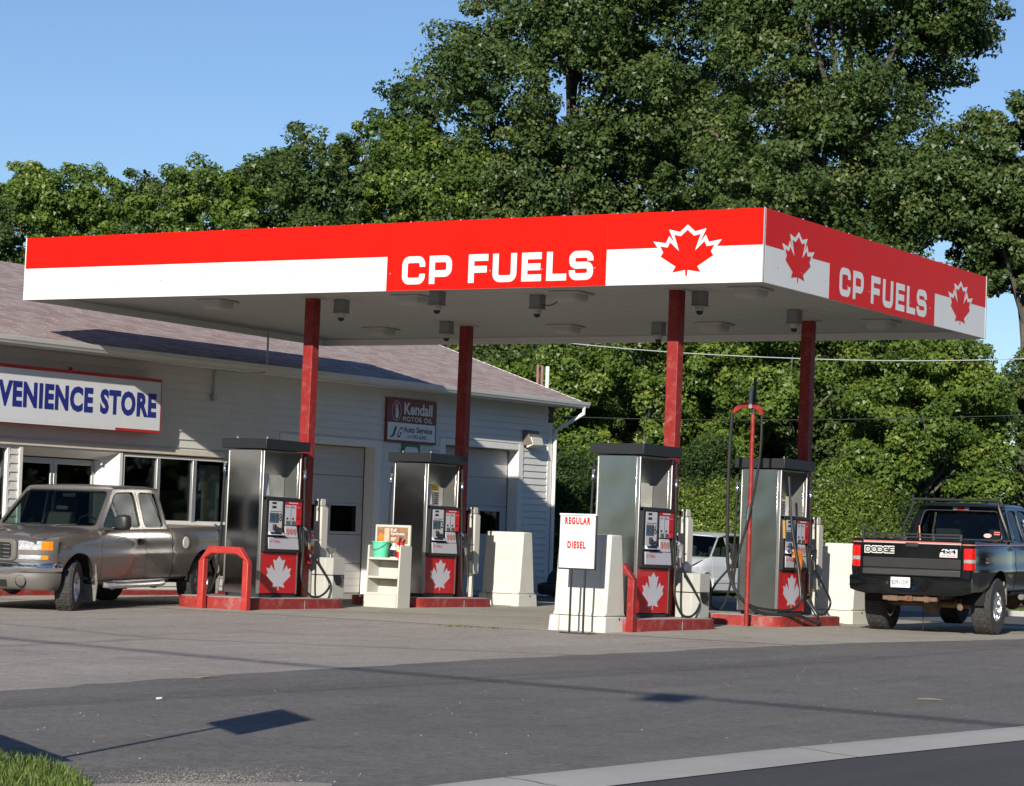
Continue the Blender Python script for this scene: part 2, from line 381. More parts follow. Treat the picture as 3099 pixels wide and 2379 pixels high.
# fascia panels (white boards with red film on top)
def fascia(axis, a0, a1, face, sgn, name='fascia_panel'):
    b = MB(); t = .035
    if axis == 'x': b.box(a0+.0008, a1-.0008, min(face, face-sgn*t), max(face, face-sgn*t), ZB, ZT)
    else: b.box(min(face, face-sgn*t), max(face, face-sgn*t), a0+.002, a1-.002, ZB, ZT)
    return b.build(name, m_white, can, bevel=.004)
FX = [-CL, -11.6, -8.7, -5.80, -3.55, -2.295, 0]
for a, c in zip(FX, FX[1:]): fascia('x', a, c, 0.0, -1)
for a, c in zip([-CL, -9, -6, -3, 0], [-9, -6, -3, 0, 1]):
    if c <= 0: fascia('x', a, c, CD, 1)
FY = [0.037, 2.75, 5.76, CD-.037]
for a, c in zip(FY, FY[1:]):
    fascia('y', a, c, 0.0, 1); fascia('y', a, c, -CL, -1)
E2 = .0025
def film(b, axis, a0, a1, z0, z1):
    if axis == 'x': b.box(a0, a1, -E2, .001, z0, z1)
    else: b.box(-.001, E2, a0, a1, z0, z1)
for a, c in zip(FX, FX[1:]):
    b = MB(); film(b, 'x', a+.0012, c-.0012, (ZB+.001 if (-5.81 < a and c < -2.2) else ZM), ZT-.001); b.build('red_band', m_red, can, smooth=0)
for a, c in ((0.04, 2.02), (2.024, 2.748), (2.752, 5.758), (5.762, CD-.04)):
    b = MB(); film(b, 'y', a, c, (ZB+.001 if 2 < a < 5 else ZM), ZT-.001); b.build('red_band', m_red, can, smooth=0)
    b = MB(); b.box(-CL-E2, -CL+.001, a, c, ZM, ZT-.001); b.build('red_band', m_red, can, smooth=0)
b = MB(); b.box(-.012, .006, -.006, .014, ZB-.002, ZT+.01); b.build('corner_strip', m_metal, can)
b = MB(); b.box(-.012, .006, CD-.014, CD+.006, ZB-.002, ZT+.01); b.build('corner_strip', m_metal, can)
b = MB(); b.box(-CL-.006, -CL+.012, -.006, .014, ZB-.002, ZT+.004); b.build('corner_strip', m_white, can)
# rivets on the white band and along the top
b = MB()
for x in np.arange(-12.3, 0, .82):
    b.box(x-.008, x+.008, -.008, .0, ZB+.235, ZB+.251); b.box(x+.3, x+.32, -.006, .01, ZT-.003, ZT+.014)
for y in np.arange(.4, 7.7, .74):
    b.box(0, .007, y-.008, y+.008, ZB+.235, ZB+.25); b.box(-.01, .006, y, y+.02, ZT-.003, ZT+.012)
b.build('rivet', m_metal, can, smooth=0)
# roof deck
b = MB(); b.box(-CL+.04, -.04, .04, CD-.04, ZT-.30, ZT-.25); b.build('roof_deck', m_metal, can, smooth=0)
# soffit strips run along Y
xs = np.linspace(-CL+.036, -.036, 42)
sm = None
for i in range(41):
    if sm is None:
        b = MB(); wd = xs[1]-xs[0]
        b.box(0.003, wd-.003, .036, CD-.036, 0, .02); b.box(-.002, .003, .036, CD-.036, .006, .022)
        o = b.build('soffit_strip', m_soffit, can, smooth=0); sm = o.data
    else:
        o = bpy.data.objects.new('soffit_strip', sm); COL.objects.link(o); o.parent = can
    o.location = (float(xs[i]), 0, ZS)
# soffit edge trim angle
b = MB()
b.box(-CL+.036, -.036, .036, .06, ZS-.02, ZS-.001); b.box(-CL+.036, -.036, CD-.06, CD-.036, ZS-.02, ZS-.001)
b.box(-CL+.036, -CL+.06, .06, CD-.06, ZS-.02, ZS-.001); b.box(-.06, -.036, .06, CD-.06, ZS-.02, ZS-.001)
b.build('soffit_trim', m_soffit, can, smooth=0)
# lettering CP FUELS
def glyph(ch, x, w, h, t):
    """stroke paths of squared letters; x left edge, w width, h height, t stroke width"""
    r = min(.07*h/.39, w*.3); e = t/2; L, Rr, T, B_ = x+e, x+w-e, h-e, e
    def arc(cx, cy, a0, a1, rr=r):
        return [(cx+rr*math.cos(R(a0+(a1-a0)*i/5)), cy+rr*math.sin(R(a0+(a1-a0)*i/5))) for i in range(6)]
    if ch == 'C': return [[(Rr, h*.62), *arc(Rr-r, T-r, 0, 90), *arc(L+r, T-r, 90, 180), *arc(L+r, B_+r, 180, 270), *arc(Rr-r, B_+r, 270, 360), (Rr, h*.37)]]
    if ch == 'P': return [[(L, 0), (L, T), *arc(Rr-r, T-r, 90, 0), *arc(Rr-r, h*.36+r, 0, -90), (L+e, h*.36)]]
    if ch == 'F': return [[(L, 0), (L, T), (x+w, T)], [(L+e, h*.47), (x+w*.94, h*.47)]]
    if ch == 'U': return [[(L, h), *arc(L+r, B_+r, 180, 270), *arc(Rr-r, B_+r, 270, 360), (Rr, h)]]
    if ch == 'E': return [[(x+w, T), (L, T), (L, B_), (x+w, B_)], [(L+e, h*.5), (x+w*.95, h*.5)]]
    if ch == 'L': return [[(L, h), (L, B_), (x+w, B_)]]
    if ch == 'S':
        m = h*.51; r = .065
        arc = lambda cx, cy, a0, a1, rr=r: [(cx+rr*math.cos(R(a0+(a1-a0)*i/5)), cy+rr*math.sin(R(a0+(a1-a0)*i/5))) for i in range(6)]
        return [[(Rr, h*.66), *arc(Rr-r, T-r, 0, 90), *arc(L+r, T-r, 90, 180), *arc(L+r, m+r, 180, 270), *arc(Rr-r, m-r, 90, 0), *arc(Rr-r, B_+r, 0, -90), *arc(L+r, B_+r, 270, 180), (L, h*.34)]]
def letters(spec, O, A, B, h, t, name, m, parent, **k):
    for ch, x, wd in spec:
        b = MB()
        for pth in glyph(ch, x, wd, h, t): stroke(b, pth, t, O, A, B)
        b.build(name, m, parent, smooth=0, recalc=False, **k)
letters([('C', -5.54, .38), ('P', -5.09, .37), ('F', -4.45, .315), ('U', -4.06, .38), ('E', -3.60, .31), ('L', -3.21, .31), ('S', -2.86, .37)],
        (0, -E2-.002, 4.59), (1,0,0), (0,0,1), .39, .092, 'letter', m_white, can)
letters([('C', 2.35, .37), ('P', 2.80, .36), ('F', 3.42, .32), ('U', 3.83, .37), ('E', 4.30, .32), ('L', 4.70, .32), ('S', 5.07, .38)],
        (E2+.002, 0, 4.59), (0,1,0), (0,0,1), .39, .092, 'letter', m_white, can)
def leaf_logo(O, A, N):
    O, A, N = Vector(O), Vector(A), Vector(N); hw, hh = .385, .60
    P = [(a*hw, b*hh) for a, b in LEAF]
    W = offset_poly(P, .052)
    # only the part of the outline above the white band is seen: clip at the band line
    W = [(a, max(b, ZM-O.z-.03)) for a, b in W]
    b = MB(); tri_poly(b, W, O+N*(E2+.0015), A, (0,0,1)); b.build('leaf_outline', m_white, can, smooth=0)
    b = MB(); tri_poly(b, P, O+N*(E2+.0035), A, (0,0,1)); b.build('maple_leaf', m_red, can, smooth=0)
leaf_logo((-1.10, 0, 4.61), (1,0,0), (0,-1,0))
leaf_logo((0, 1.02, 4.61), (0,1,0), (1,0,0)); leaf_logo((0, 6.77, 4.61), (0,1,0), (1,0,0))
# columns
PX = [-7.913, -1.766]; PY = [.18, 4.47]
for px in PX:
    for py in PY:
        x0, y0 = px-.39, py+1.34
        b = MB(); b.box(x0, x0+.17, y0, y0+.17, .17, ZS+.0); o = b.build('column', m_colred, can, bevel=.008)
        b = MB(); b.box(x0-.06, x0+.23, y0-.06, y0+.23, ZS-.014, ZS-.001); b.build('collar', m_soffit, o)
        b = MB()
        for z in (1.9, 2.35, 2.8, 3.25, 3.7): b.lathe([(0, -.004), (.007, -.003), (.007, .0)], (x0+.10, y0-.001, z), (0,1,0), 8)
        b.build('bolt_hole', m_dark, o, smooth=0)
# canopy lights and suppression nozzles (each can be lifted off)
i = 0
nm = ['leftmost', 'second from left', 'third from left', 'rightmost']
for r_, y in enumerate((1.65, 6.1)):
    for k, x in enumerate((-10.06, -6.45, -3.77, -.98)):
        t = thing('canopy_light', f'round faced square ceiling light under the canopy, {nm[k]} in the {"front" if r_ == 0 else "back"} row', 'ceiling light', (x, y, ZS), group='lights under the canopy')
        b = MB(); b.box(-.24, .24, -.24, .24, -.035, -.002); b.build('frame', m_soffit, t, bevel=.01)
        b = MB(); sq = lambda s_, z: [(c[0], c[1], z) for c in rrect(-s_, s_, -s_, s_, s_*.45, 4)]
        b.loft([sq(.20, -.035), sq(.195, -.10), sq(.17, -.135), sq(.08, -.15)]); b.build('diffuser', m_soffit, t, smooth=60)
m_nozz = mat('grey_canister', (.22, .225, .23), .5, var=.08)
NZ = [(-7.94, 1.95, 'right of the front left column'), (-5.73, 1.2, 'below the letters C and P of the long fascia'), (-4.49, 1.92, 'with a loose cable loop beside it'),
      (-8.17, 5.22, 'beside the back left column'), (-4.63, 5.87, 'at the back edge near the front right column'), (-1.88, 1.92, 'right of the front right column'), (-1.64, 4.46, 'left of the back right column')]
for j, (x, y, wh) in enumerate(NZ):
    t = thing('camera_canister', f'grey domed canister under the canopy, {wh}', 'canister', (x, y, ZS), group='canisters under the canopy')
    b = MB(); b.box(-.088, .088, -.088, .088, -.19, -.002); b.box(-.098, .098, -.098, .098, -.205, -.19); b.build('housing', m_nozz, t, bevel=.012)
    b = MB(); b.lathe([(.07, -.205), (.065, -.255), (.05, -.27)], (0,0,0), n=16, caps=True); b.build('neck', m_soffit, t)
    b = MB(); b.lathe([(.05, -.265), (.048, -.295), (.03, -.318), (0.001, -.325)], (0,0,0), n=16); b.build('dome', m_black, t)
    if j == 2:
        b = MB(); b.tube(bez([(.09, 0, -.14), (.2, 0, -.15), (.3, .02, -.11), (.33, .03, -.05), (.28, .03, -.01)]), .008, 6); b.build('cable', m_black, t)
# ------------------------------------------------------------------ store building (facade faces the road, +X)
FXX = -12.9
m_roof = mat('shingle', (.37, .30, .285), .9, var=.14, vscale=30, bump=.3, bscale=50, dirt=(.62, .58, .56), dscale=5, damt=.30)
m_roof2 = mat('shingle_reddish', (.32, .235, .225), .9, var=.15, vscale=30, bump=.3, bscale=50, dirt=(.58, .53, .51), dscale=6, damt=.25)
m_door = mat('door_panel', (.50, .48, .46), .5, var=.04, dirt=(.4, .36, .3), damt=.2)
m_alum = mat('aluminium', (.48, .48, .48), .4, metal=.7, var=.05)
m_gutter = mat('gutter_metal', (.66, .66, .64), .35, var=.04, dirt=(.45, .4, .34), damt=.3)
m_signw = mat('sign_face', (.74, .76, .80), .25, var=.02)
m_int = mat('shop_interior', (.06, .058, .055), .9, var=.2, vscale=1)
st = thing('store_building', 'long low white sided store and repair garage with a pinkish brown shingle roof', 'building', (FXX, 3, 0), (.013, 0, 0))
OB = (FXX, 3, 0)
def bb(mb, name, m, par=None, **k): return mb.build(name, m, par or st, org=OB, **k)
Y0, Y1, ZE = -9.0, 16.72, 3.84
X0 = FXX
# openings on the facade: (y0,y1,z0,z1)
OPEN = [(-6.0, .30, .62, 2.34), (.50, 2.94, -1, 2.33), (2.97, 5.98, 1.17, 2.33), (7.2, 10.4, -1, 2.84), (12.42, 15.57, -1, 3.0)]
b = MB()                                                   # core wall: facade strips between openings, then the other walls
zs_ = [-.3, .62, 1.17, 2.33, 2.34, 2.84, 3.0, ZE]
for za, zc in zip(zs_, zs_[1:]):
    y = Y0
    for a, c, z0, z1 in sorted([o for o in OPEN if o[2] < (za+zc)/2 < o[3]])+[(Y1, Y1, 0, 0)]:
        if a > y: b.box(X0-.22, X0-.012, y, a, za, zc)
        y = c
b.box(X0-11, X0-10.8, Y0, Y1, -.3, ZE); b.box(X0-10.8, X0-.22, Y0, Y0+.2, -.3, ZE); b.box(X0-10.8, X0-.22, Y1-.2, Y1, -.3, ZE)
bb(b, 'wall', m_trim, smooth=0)
# clapboards: each board is one piece, its lower edge proud
bh = .137; z = .0; k = 0
while z < ZE-.01:
    z1 = min(z+bh, ZE-.002); y = Y0
    for a, c, q0, q1 in sorted([o for o in OPEN if o[2] < (z+z1)/2 < o[3]])+[(Y1-.17, Y1-.17, 0, 0)]:
        if a-y > .15:
            cuts = [y]+[v for v in (3.2+((k*1.7) % 2.9), 9.0+((k*2.3) % 3.0)) if y+.8 < v < a-.8]+[a]
            for u0, u1 in zip(cuts, cuts[1:]):
                d = random.uniform(0, .002)
                p = MB(); p.hexa([(X0-.012, u0, z), (X0+.020+d, u0, z), (X0+.020+d, u1-.002, z), (X0-.012, u1-.002, z)],
                                 [(X0-.012, u0, z1), (X0+.001, u0, z1), (X0+.001, u1-.002, z1), (X0-.012, u1-.002, z1)])
                bb(p, 'siding_board', m_siding, smooth=0)
        y = c
    z += bh; k += 1
# corner post, red-brown frieze at the gable
b = MB(); b.box(X0-.2, X0+.022, Y1-.17, Y1+.012, -.2, 3.5); bb(b, 'corner_trim', m_trim, bevel=.005)
b = MB(); b.box(X0-.2, X0+.020, Y1-.165, Y1+.016, 3.502, ZE); bb(b, 'corner_trim', mat('maroon_trim', (.09, .03, .03), .6), bevel=.004)
# interior floor and back wall so glass looks into a room
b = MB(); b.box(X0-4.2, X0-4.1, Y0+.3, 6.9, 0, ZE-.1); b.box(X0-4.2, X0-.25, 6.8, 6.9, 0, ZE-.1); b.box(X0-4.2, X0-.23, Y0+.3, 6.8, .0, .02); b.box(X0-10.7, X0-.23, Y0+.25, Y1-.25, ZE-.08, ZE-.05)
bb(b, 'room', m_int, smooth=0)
m_fix = mat('interior_fixture', (.28, .26, .22), .7, var=.3, vscale=8)
for y, h, d in ((-4, 1.5, 1.3), (-2.2, 1.4, 1.6), (3.3, 1.3, 1.8), (4.3, 1.5, 1.5), (5.4, 1.75, .7)):
    b = MB(); b.box(X0-d-.35, X0-d, y-.35, y+.3, .02, h); bb(b, 'shelf_unit', m_fix, smooth=0)
# roof: eave at X = -12.35, pitch .337, ridge at X = -17.9
PITCH = .337; XE = X0+.56; XR = -17.9; ye0, ye1 = Y0-.4, 16.98
rz = lambda x: ZE+.13+PITCH*(XE-x)
b = MB(); b.hexa([(XE-.03, ye0, rz(XE)-.13), (XE-.03, ye1, rz(XE)-.13), (XR, ye1, rz(XR)-.16), (XR, ye0, rz(XR)-.16)],
                 [(XE-.03, ye0, rz(XE)-.02), (XE-.03, ye1, rz(XE)-.02), (XR, ye1, rz(XR)-.02), (XR, ye0, rz(XR)-.02)])
XB = 2*XR-XE
b.hexa([(XR-.005, ye0, rz(XR)-.16), (XR-.005, ye1, rz(XR)-.16), (XB, ye1, rz(XE)-.13), (XB, ye0, rz(XE)-.13)],
       [(XR-.005, ye0, rz(XR)-.02), (XR-.005, ye1, rz(XR)-.02), (XB, ye1, rz(XE)-.02), (XB, ye0, rz(XE)-.02)])
roof = bb(b, 'roof', m_roof, smooth=0)
nrow = 42; L = (XE-XR)/nrow
for i in range(nrow):                                      # shingle courses
    xa = XE-i*L+.02; xb = XE-(i+1)*L-.01
    p = MB(); ys = [ye0]; 
    while ys[-1] < ye1: ys.append(min(ye1, ys[-1]+random.uniform(.22, .40)))
    for u0, u1 in zip(ys, ys[1:]):
        p.cur = 1 if random.random() < .35 else 0; j = random.uniform(0, .004); e = random.uniform(-.006, .006)
        p.hexa([(xa+e, u0, rz(xa)-.012), (xa+e, u1-.004, rz(xa)-.012), (xb, u1-.004, rz(xb)-.015), (xb, u0, rz(xb)-.015)],
               [(xa+e, u0, rz(xa)+.006+j), (xa+e, u1-.004, rz(xa)+.006+j), (xb, u1-.004, rz(xb)-.006), (xb, u0, rz(xb)-.006)])
    o = bb(p, 'shingle_course', [m_roof, m_roof2], roof, smooth=0, recalc=False); stuff(o)
b = MB(); b.hexa([(X0-.01, ye0, ZE), (XE, ye0, ZE), (XE, ye1, ZE), (X0-.01, ye1, ZE)], [(X0-.01, ye0, ZE+.015), (XE, ye0, ZE+.015), (XE, ye1, ZE+.015), (X0-.01, ye1, ZE+.015)])
bb(b, 'eave_soffit', m_trim, smooth=0)
b = MB(); b.box(XE, XE+.02, ye0, ye1, ZE-.02, ZE+.13); bb(b, 'eave_fascia', m_gutter, smooth=0)
gp = [(0, 0), (.07, 0), (.085, .03), (.10, .05), (.11, .09), (.115, .11), (.10, .115), (.095, .10), (.085, .05), (.06, .015), (0, .015)]
b = MB(); b.prism(gp, (XE+.021, ye0-.1, ZE+.005), (1,0,0), (0,0,1), (0,1,0), ye1-ye0+.25); bb(b, 'gutter', m_gutter, smooth=0)
for s_ in (1, -1):                                         # gable walls up to the ridge
    yy = Y1-.2 if s_ == 1 else Y0
    b = MB(); b.prism([(X0-.05, ZE), (X0-10.95, ZE), (XR, rz(XR)-.17)], (0, yy, 0), (1,0,0), (0,0,1), (0,1,0), .2); bb(b, 'gable_wall', m_siding, smooth=0)
b = MB(); b.hexa([(XE, ye1, rz(XE)-.13), (XE, ye1+.02, rz(XE)-.13), (XR, ye1+.02, rz(XR)-.13), (XR, ye1, rz(XR)-.13)], [(XE, ye1, rz(XE)+.01), (XE, ye1+.02, rz(XE)+.01), (XR, ye1+.02, rz(XR)+.01), (XR, ye1, rz(XR)+.01)])
bb(b, 'rake_board', m_gutter, smooth=0)
for j, dx in enumerate((0, .13, .24)):                     # three vent pipes at the gable end
    b = MB(); x = -13.25-dx; b.tube([(x, 17.06, 3.6), (x, 17.06, 4.72+.02*j)], .030 if j else .042, 10)
    bb(b, 'vent_pipe', mat('vent_pipe_paint', (.22, .12, .11), .6) if j else m_gutter)
b = MB(); b.tube([(XE+.07, 16.95, ZE+.02), (XE+.06, 16.97, ZE-.12), (X0+.12, 16.9, 3.42), (X0+.06, 16.77, 3.34), (X0+.06, 16.76, .05)], .042, 8); bb(b, 'downspout', m_trim)
# storefront
b = MB(); b.box(X0+.014, X0+.06, -8.6, 6.0, 2.335, 2.425); bb(b, 'header_board', m_wood, bevel=.006)
def frame4(y0, y1, z0, z1, wl, wr, wt, wb_, x0, x1, name, m, par=None, bev=.006):
    b = MB()
    b.box(x0, x1, y0, y0+wl, z0, z1); b.box(x0, x1, y1-wr, y1, z0, z1)
    if wt: b.box(x0, x1, y0+wl, y1-wr, z1-wt, z1)
    if wb_: b.box(x0, x1, y0+wl, y1-wr, z0, z0+wb_)
    return bb(b, name, m, par, bevel=bev)
def pane(y0, y1, z0, z1, x, m=None, par=None, name='pane'):
    b = MB(); b.box(x-.006, x, y0, y1, z0, z1); return bb(b, name, m or m_glassd, par, smooth=0)
# display window right of the door
wn = frame4(2.97, 5.98, 1.17, 2.31, .05, .06, .05, .05, X0-.06, X0+.016, 'window', m_trim)
for a, c in ((3.02, 3.84), (3.93, 4.79), (4.89, 5.92)): pane(a, c, 1.22, 2.26, X0-.03, par=wn)
for a, c in ((3.84, 3.93), (4.79, 4.89)):
    b = MB(); b.box(X0-.05, X0+.02, a, c, 1.22, 2.26); bb(b, 'mullion', m_alum, wn, bevel=.006)
b = MB(); b.box(X0-.3, X0-.28, 5.35, 5.9, 1.22, 2.2); bb(b, 'poster', mat('pale_poster', (.45, .55, .52), .6, var=.15, vscale=2), wn, smooth=0)
b = MB(); b.box(X0-.02, X0+.07, 2.95, 6.0, 1.12, 1.168); bb(b, 'sill', m_trim, wn, bevel=.006)
# windows left of the door with notices
wl = frame4(-6.0, .30, .62, 2.33, .06, .06, .05, .05, X0-.06, X0+.018, 'window', m_trim)
ys = [-5.94, -4.4, -2.85, -1.3, .24]
for a, c in zip(ys, ys[1:]):
    pane(a+.02, c-.02, .67, 2.28, X0-.03, par=wl)
    if a > -5.9:
        b = MB(); b.box(X0-.05, X0+.02, a-.025, a+.025, .67, 2.28); bb(b, 'mullion', m_alum, wl, bevel=.005)
b = MB(); b.box(X0-.028, X0-.024, -.35, .14, 1.45, 1.98); nt_ = bb(b, 'notice', mat('notice_paper', (.70, .72, .74), .6, var=.06, vscale=6), wl, smooth=0)
b = MB(); add_text(b, 'ATM', (X0-.022, -.12, 1.55), (0,1,0), (0,0,1), .22, .10, .01); bb(b, 'lettering', m_blue, wl, smooth=0, recalc=False)
b = MB(); b.box(X0-.027, X0-.0235, -.22, .10, 1.28, 1.40); bb(b, 'notice', m_blk, wl, smooth=0)
b = MB(); b.box(X0-.0275, X0-.023, -.05, .08, 1.42, 1.47); bb(b, 'notice', m_redtxt, wl, smooth=0)
# entrance: chamfered white surround, recessed pair of glass doors
b = MB(); z1 = 2.33; y0, y1 = .50, 2.94
outer = [(y0, 0), (y0, z1), (y1, z1), (y1, 0)]; mid = [(y0+.07, 0), (y0+.07, z1-.02), (y1-.07, z1-.02), (y1-.07, 0)]; inn = [(y0+.30, 0), (y0+.30, z1-.14), (y1-.34, z1-.14), (y1-.34, 0)]
P3 = [[(X0+.035, y, z) for y, z in outer], [(X0+.035, y, z) for y, z in mid], [(X0-.22, y, z) for y, z in inn], [(X0-.32, y, z) for y, z in inn]]
b.loft(P3, closed=False, cap=False); b.add([(X0-.1, y, z) for y, z in outer]+[(X0+.035, y, z) for y, z in outer], [(i, i+1, i+5, i+4) for i in range(3)])
ent = bb(b, 'entrance_surround', m_trim, smooth=0)
ya, yb, ym = .80, 2.60, 1.62
for a, c in ((ya, ym-.004), (ym+.004, yb)):
    d = frame4(a, c, .02, 2.17, .075, .075, .09, .16, X0-.31, X0-.26, 'door', m_alum)
    pane(a+.075, c-.075, .18, 2.08, X0-.28, par=d)
    b = MB(); hy = c-.1 if a == ya else a+.1; b.tube([(X0-.26, hy, .85), (X0-.20, hy, .85), (X0-.20, hy, 1.25), (X0-.26, hy, 1.25)], .012, 6); bb(b, 'handle', m_metal, d)
b = MB(); b.box(X0-.30, X0-.1, yb-.02, yb+.0, 2.1, 2.165); bb(b, 'door_closer', m_trim, ent, smooth=0)
# garage doors
def garage(y0, y1, zt, wy0, wy1, wz0, wz1):
    fr = MB(); t = .20
    fr.box(X0-.22, X0+.03, y0, y0+t, -.1, zt); fr.box(X0-.22, X0+.03, y1-t, y1, -.1, zt); fr.box(X0-.22, X0+.03, y0+t, y1-t, zt-.13, zt)
    f = bb(fr, 'door_frame', m_trim, bevel=.012)
    b = MB(); b.box(X0-.3, X0-.26, y0+t, y1-t, -.1, zt-.13); d = bb(b, 'garage_door', m_door, smooth=0)
    n = 5; zz = np.linspace(-.02, zt-.14, n+1)
    for za, zc in zip(zz, zz[1:]):
        has = za < (wz0+wz1)/2 < zc; p = MB(); m_ = 4
        rows = np.linspace(za+.004, zc-.006, m_+1)
        for ra, rc in zip(rows, rows[1:]):
            for u0, u1 in ([(y0+t+.01, y1-t-.01)]):
                p.box(X0-.26, X0-.226, u0, u1, ra, rc-.007); p.box(X0-.26, X0-.232, u0, u1, rc-.007, rc)
        bb(p, 'door_section', m_door, d, smooth=0)
    for a, c in ((wy0, wy1), (wy0-1.15, wy1-1.15)):
        if a < y0+t+.1: continue
        wn = frame4(a, c, wz0, wz1, .04, .04, .04, .04, X0-.228, X0-.205, 'window', m_door, d, bev=.004)
        p = MB(); p.box(X0-.228, X0-.222, a+.04, c-.04, wz0+.04, wz1-.04); bb(p, 'window_pane', m_glasst, d, smooth=0)
garage(7.2, 10.4, 2.84, 9.10, 10.02, 1.08, 1.64); garage(12.42, 15.57, 3.0, 14.28, 15.14, 1.1, 1.64)
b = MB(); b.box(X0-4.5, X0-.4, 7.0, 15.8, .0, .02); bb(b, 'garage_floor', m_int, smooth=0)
for y0, z0, w_, h_, c in ((3.15, 1.32, .30, .42, (.30, .10, .08)), (3.52, 1.30, .24, .34, (.45, .42, .2)), (5.02, 1.26, .12, .5, (.10, .16, .35)), (5.2, 1.3, .10, .62, (.42, .34, .2)), (-2.6, 1.2, .4, .55, (.4, .1, .1)), (-4.2, 1.1, .5, .4, (.15, .3, .45))):
    b = MB(); b.box(X0-.07, X0-.065, y0, y0+w_, z0, z0+h_); bb(b, 'window_poster', mat('poster_%d' % int(y0*100), c, .5, var=.3, vscale=9), wn if y0 > 0 else wl, smooth=0)
# conduit from wall to canopy
b = MB(); b.tube([(X0+.04, 5.24, 3.36), (X0+.04, 5.24, 3.80), (X0+.05, 5.3, 3.83), (X0+.30, 5.75, 3.80), (X0+.62, 5.88, 3.82), (X0+.66, 5.9, 3.9), (X0+.66, 5.9, 4.62)], .018, 8); b.box(X0+.014, X0+.08, 5.19, 5.29, 3.30, 3.40)
bb(b, 'conduit', m_metal)
# red painted kerb along the shop walk
o = MB(); o.box(-12.9, -12.30, -9, 7.0, -.2, .10); wk = o.build('shop_walk', m_apron, bevel=.01); struct(wk)
o = MB(); o.box(-12.299, -12.18, -9, 7.0, -.2, .105); struct(o.build('walk_kerb', m_kerbred, bevel=.015))
# ---- signs fixed to the facade (things of their own)
def facade_pt(x, y, z):                                    # facade frame -> world
    dy = y-3; c, s = math.cos(.013), math.sin(.013); return (x, 3+dy*c-z*s, dy*s+z*c)
def fthing(name, label, cat, y, z, x=X0, group=None): return thing(name, label, cat, facade_pt(x, y, z), (.013, 0, 0), group)
t = fthing('store_sign', 'long white box sign reading CONVENIENCE STORE in blue with red border', 'sign', 3.56, 2.66)
def fb(mb, name, m, par, org, **k): return mb.build(name, m, par, org=org, **k)
O = (X0, 3.56, 2.66); ys0, ys1, z0, z1 = -3.6, 3.56, 2.66, 3.555
b = MB(); b.box(X0+.016, X0+.29, ys0, ys1, z0, z1); fb(b, 'sign_box', m_redtxt, t, O, bevel=.006)
b = MB(); b.box(X0+.27, X0+.296, ys0+.03, ys1-.035, z0+.045, z1-.055); fb(b, 'sign_face', m_signw, t, O, smooth=0)
b = MB(); b.box(X0+.288, X0+.2945, ys0+.03, 2.42, z0+.004, z0+.05); fb(b, 'repair_strip', m_signw, t, O, smooth=0)
for ch, a, c in (('STORE', 2.02, 3.42), ('VENIENCE', -.33, 1.85), ('CON', -1.20, -.40)):
    b = MB(); add_text(b, ch, (X0+.2985, a, 2.905), (0,1,0), (0,0,1), c-a, .405, .050, 1.10); fb(b, 'lettering', m_blue, t, O, smooth=0, recalc=False)
b = MB(); b.lathe([(.03, 0), (.03, .05), (.0, .06)], (X0+.2, 1.4, z1), n=8); fb(b, 'bracket_cap', m_redtxt, t, O)
# motor oil / auto service sign
O = (X0, 10.48, 2.84); t = fthing('service_sign', 'small maroon and white wall sign reading Kendall Motor Oil and Auto Service', 'sign', 10.48, 2.84)
m_maroon = mat('sign_maroon', (.17, .012, .014), .4, var=.03)
b = MB(); b.box(X0+.018, X0+.06, 10.48, 12.2, 2.84, 3.68); fb(b, 'sign_board', m_maroon, t, O, bevel=.005)
b = MB(); b.box(X0+.055, X0+.0625, 10.525, 12.155, 2.885, 3.215); fb(b, 'white_field', m_signw, t, O, smooth=0)
XF = X0+.064
def fl(txt, y, z, wd, h, m, bold=0, slant=0, sp=1.0, name='lettering'):
    b = MB(); add_text(b, txt, (XF+.001, y, z), (0,1,0), (0,0,1), wd, h, bold, sp, slant); fb(b, name, m, t, O, smooth=0, recalc=False)
fl('Kendall', 11.06, 3.38, .98, .23, m_signw, .03); fl('MOTOR OIL', 11.02, 3.25, 1.02, .095, m_signw, .02, sp=1.15)
fl('J', 10.58, 2.93, .15, .21, m_blk, .012, .5); fl('&', 10.76, 2.95, .06, .07, m_grey, 0, .3); fl('G', 10.82, 2.93, .12, .21, m_blk, .012, .5)
fl('Auto Service', 11.05, 3.04, 1.0, .115, m_blk, .022); fl('519', 11.20, 2.93, .15, .06, m_blk, .012); fl('393-6242', 11.38, 2.925, .48, .078, m_blk, .014)
b = MB(); stroke(b, [(10.80+.15*math.cos(2*math.pi*i/28), 3.44+.185*math.sin(2*math.pi*i/28)) for i in range(28)], .010, (XF+.001,0,0), (0,1,0), (0,0,1), closed=True)
fb(b, 'oval_ring', m_signw, t, O, smooth=0, recalc=False)
b = MB(); HP = [(.0,-.155),(.055,-.12),(.075,-.05),(.065,.0),(.05,.03),(.035,.155),(.015,.155),(.012,.045),(.0,.045),(-.03,.14),(-.05,.13),(-.03,.02),(-.04,-.02),(-.03,-.045),(-.042,-.07),(-.03,-.09),(-.035,-.11)]
tri_poly(b, HP, (XF+.001, 10.80, 3.44), (0,1,0), (0,0,1)); fb(b, 'hand_emblem', m_signw, t, O, smooth=0, recalc=False)
b = MB()
for u0, v0, u1, v1 in ((-.02, .02, .04, -.01), (-.025, -.02, .03, -.045), (-.025, -.065, .02, -.08)): stroke(b, [(u0, v0), (u1, v1)], .006, (XF+.003, 10.80, 3.44), (0,1,0), (0,0,1))
fb(b, 'finger_line', m_maroon, t, O, smooth=0, recalc=False)
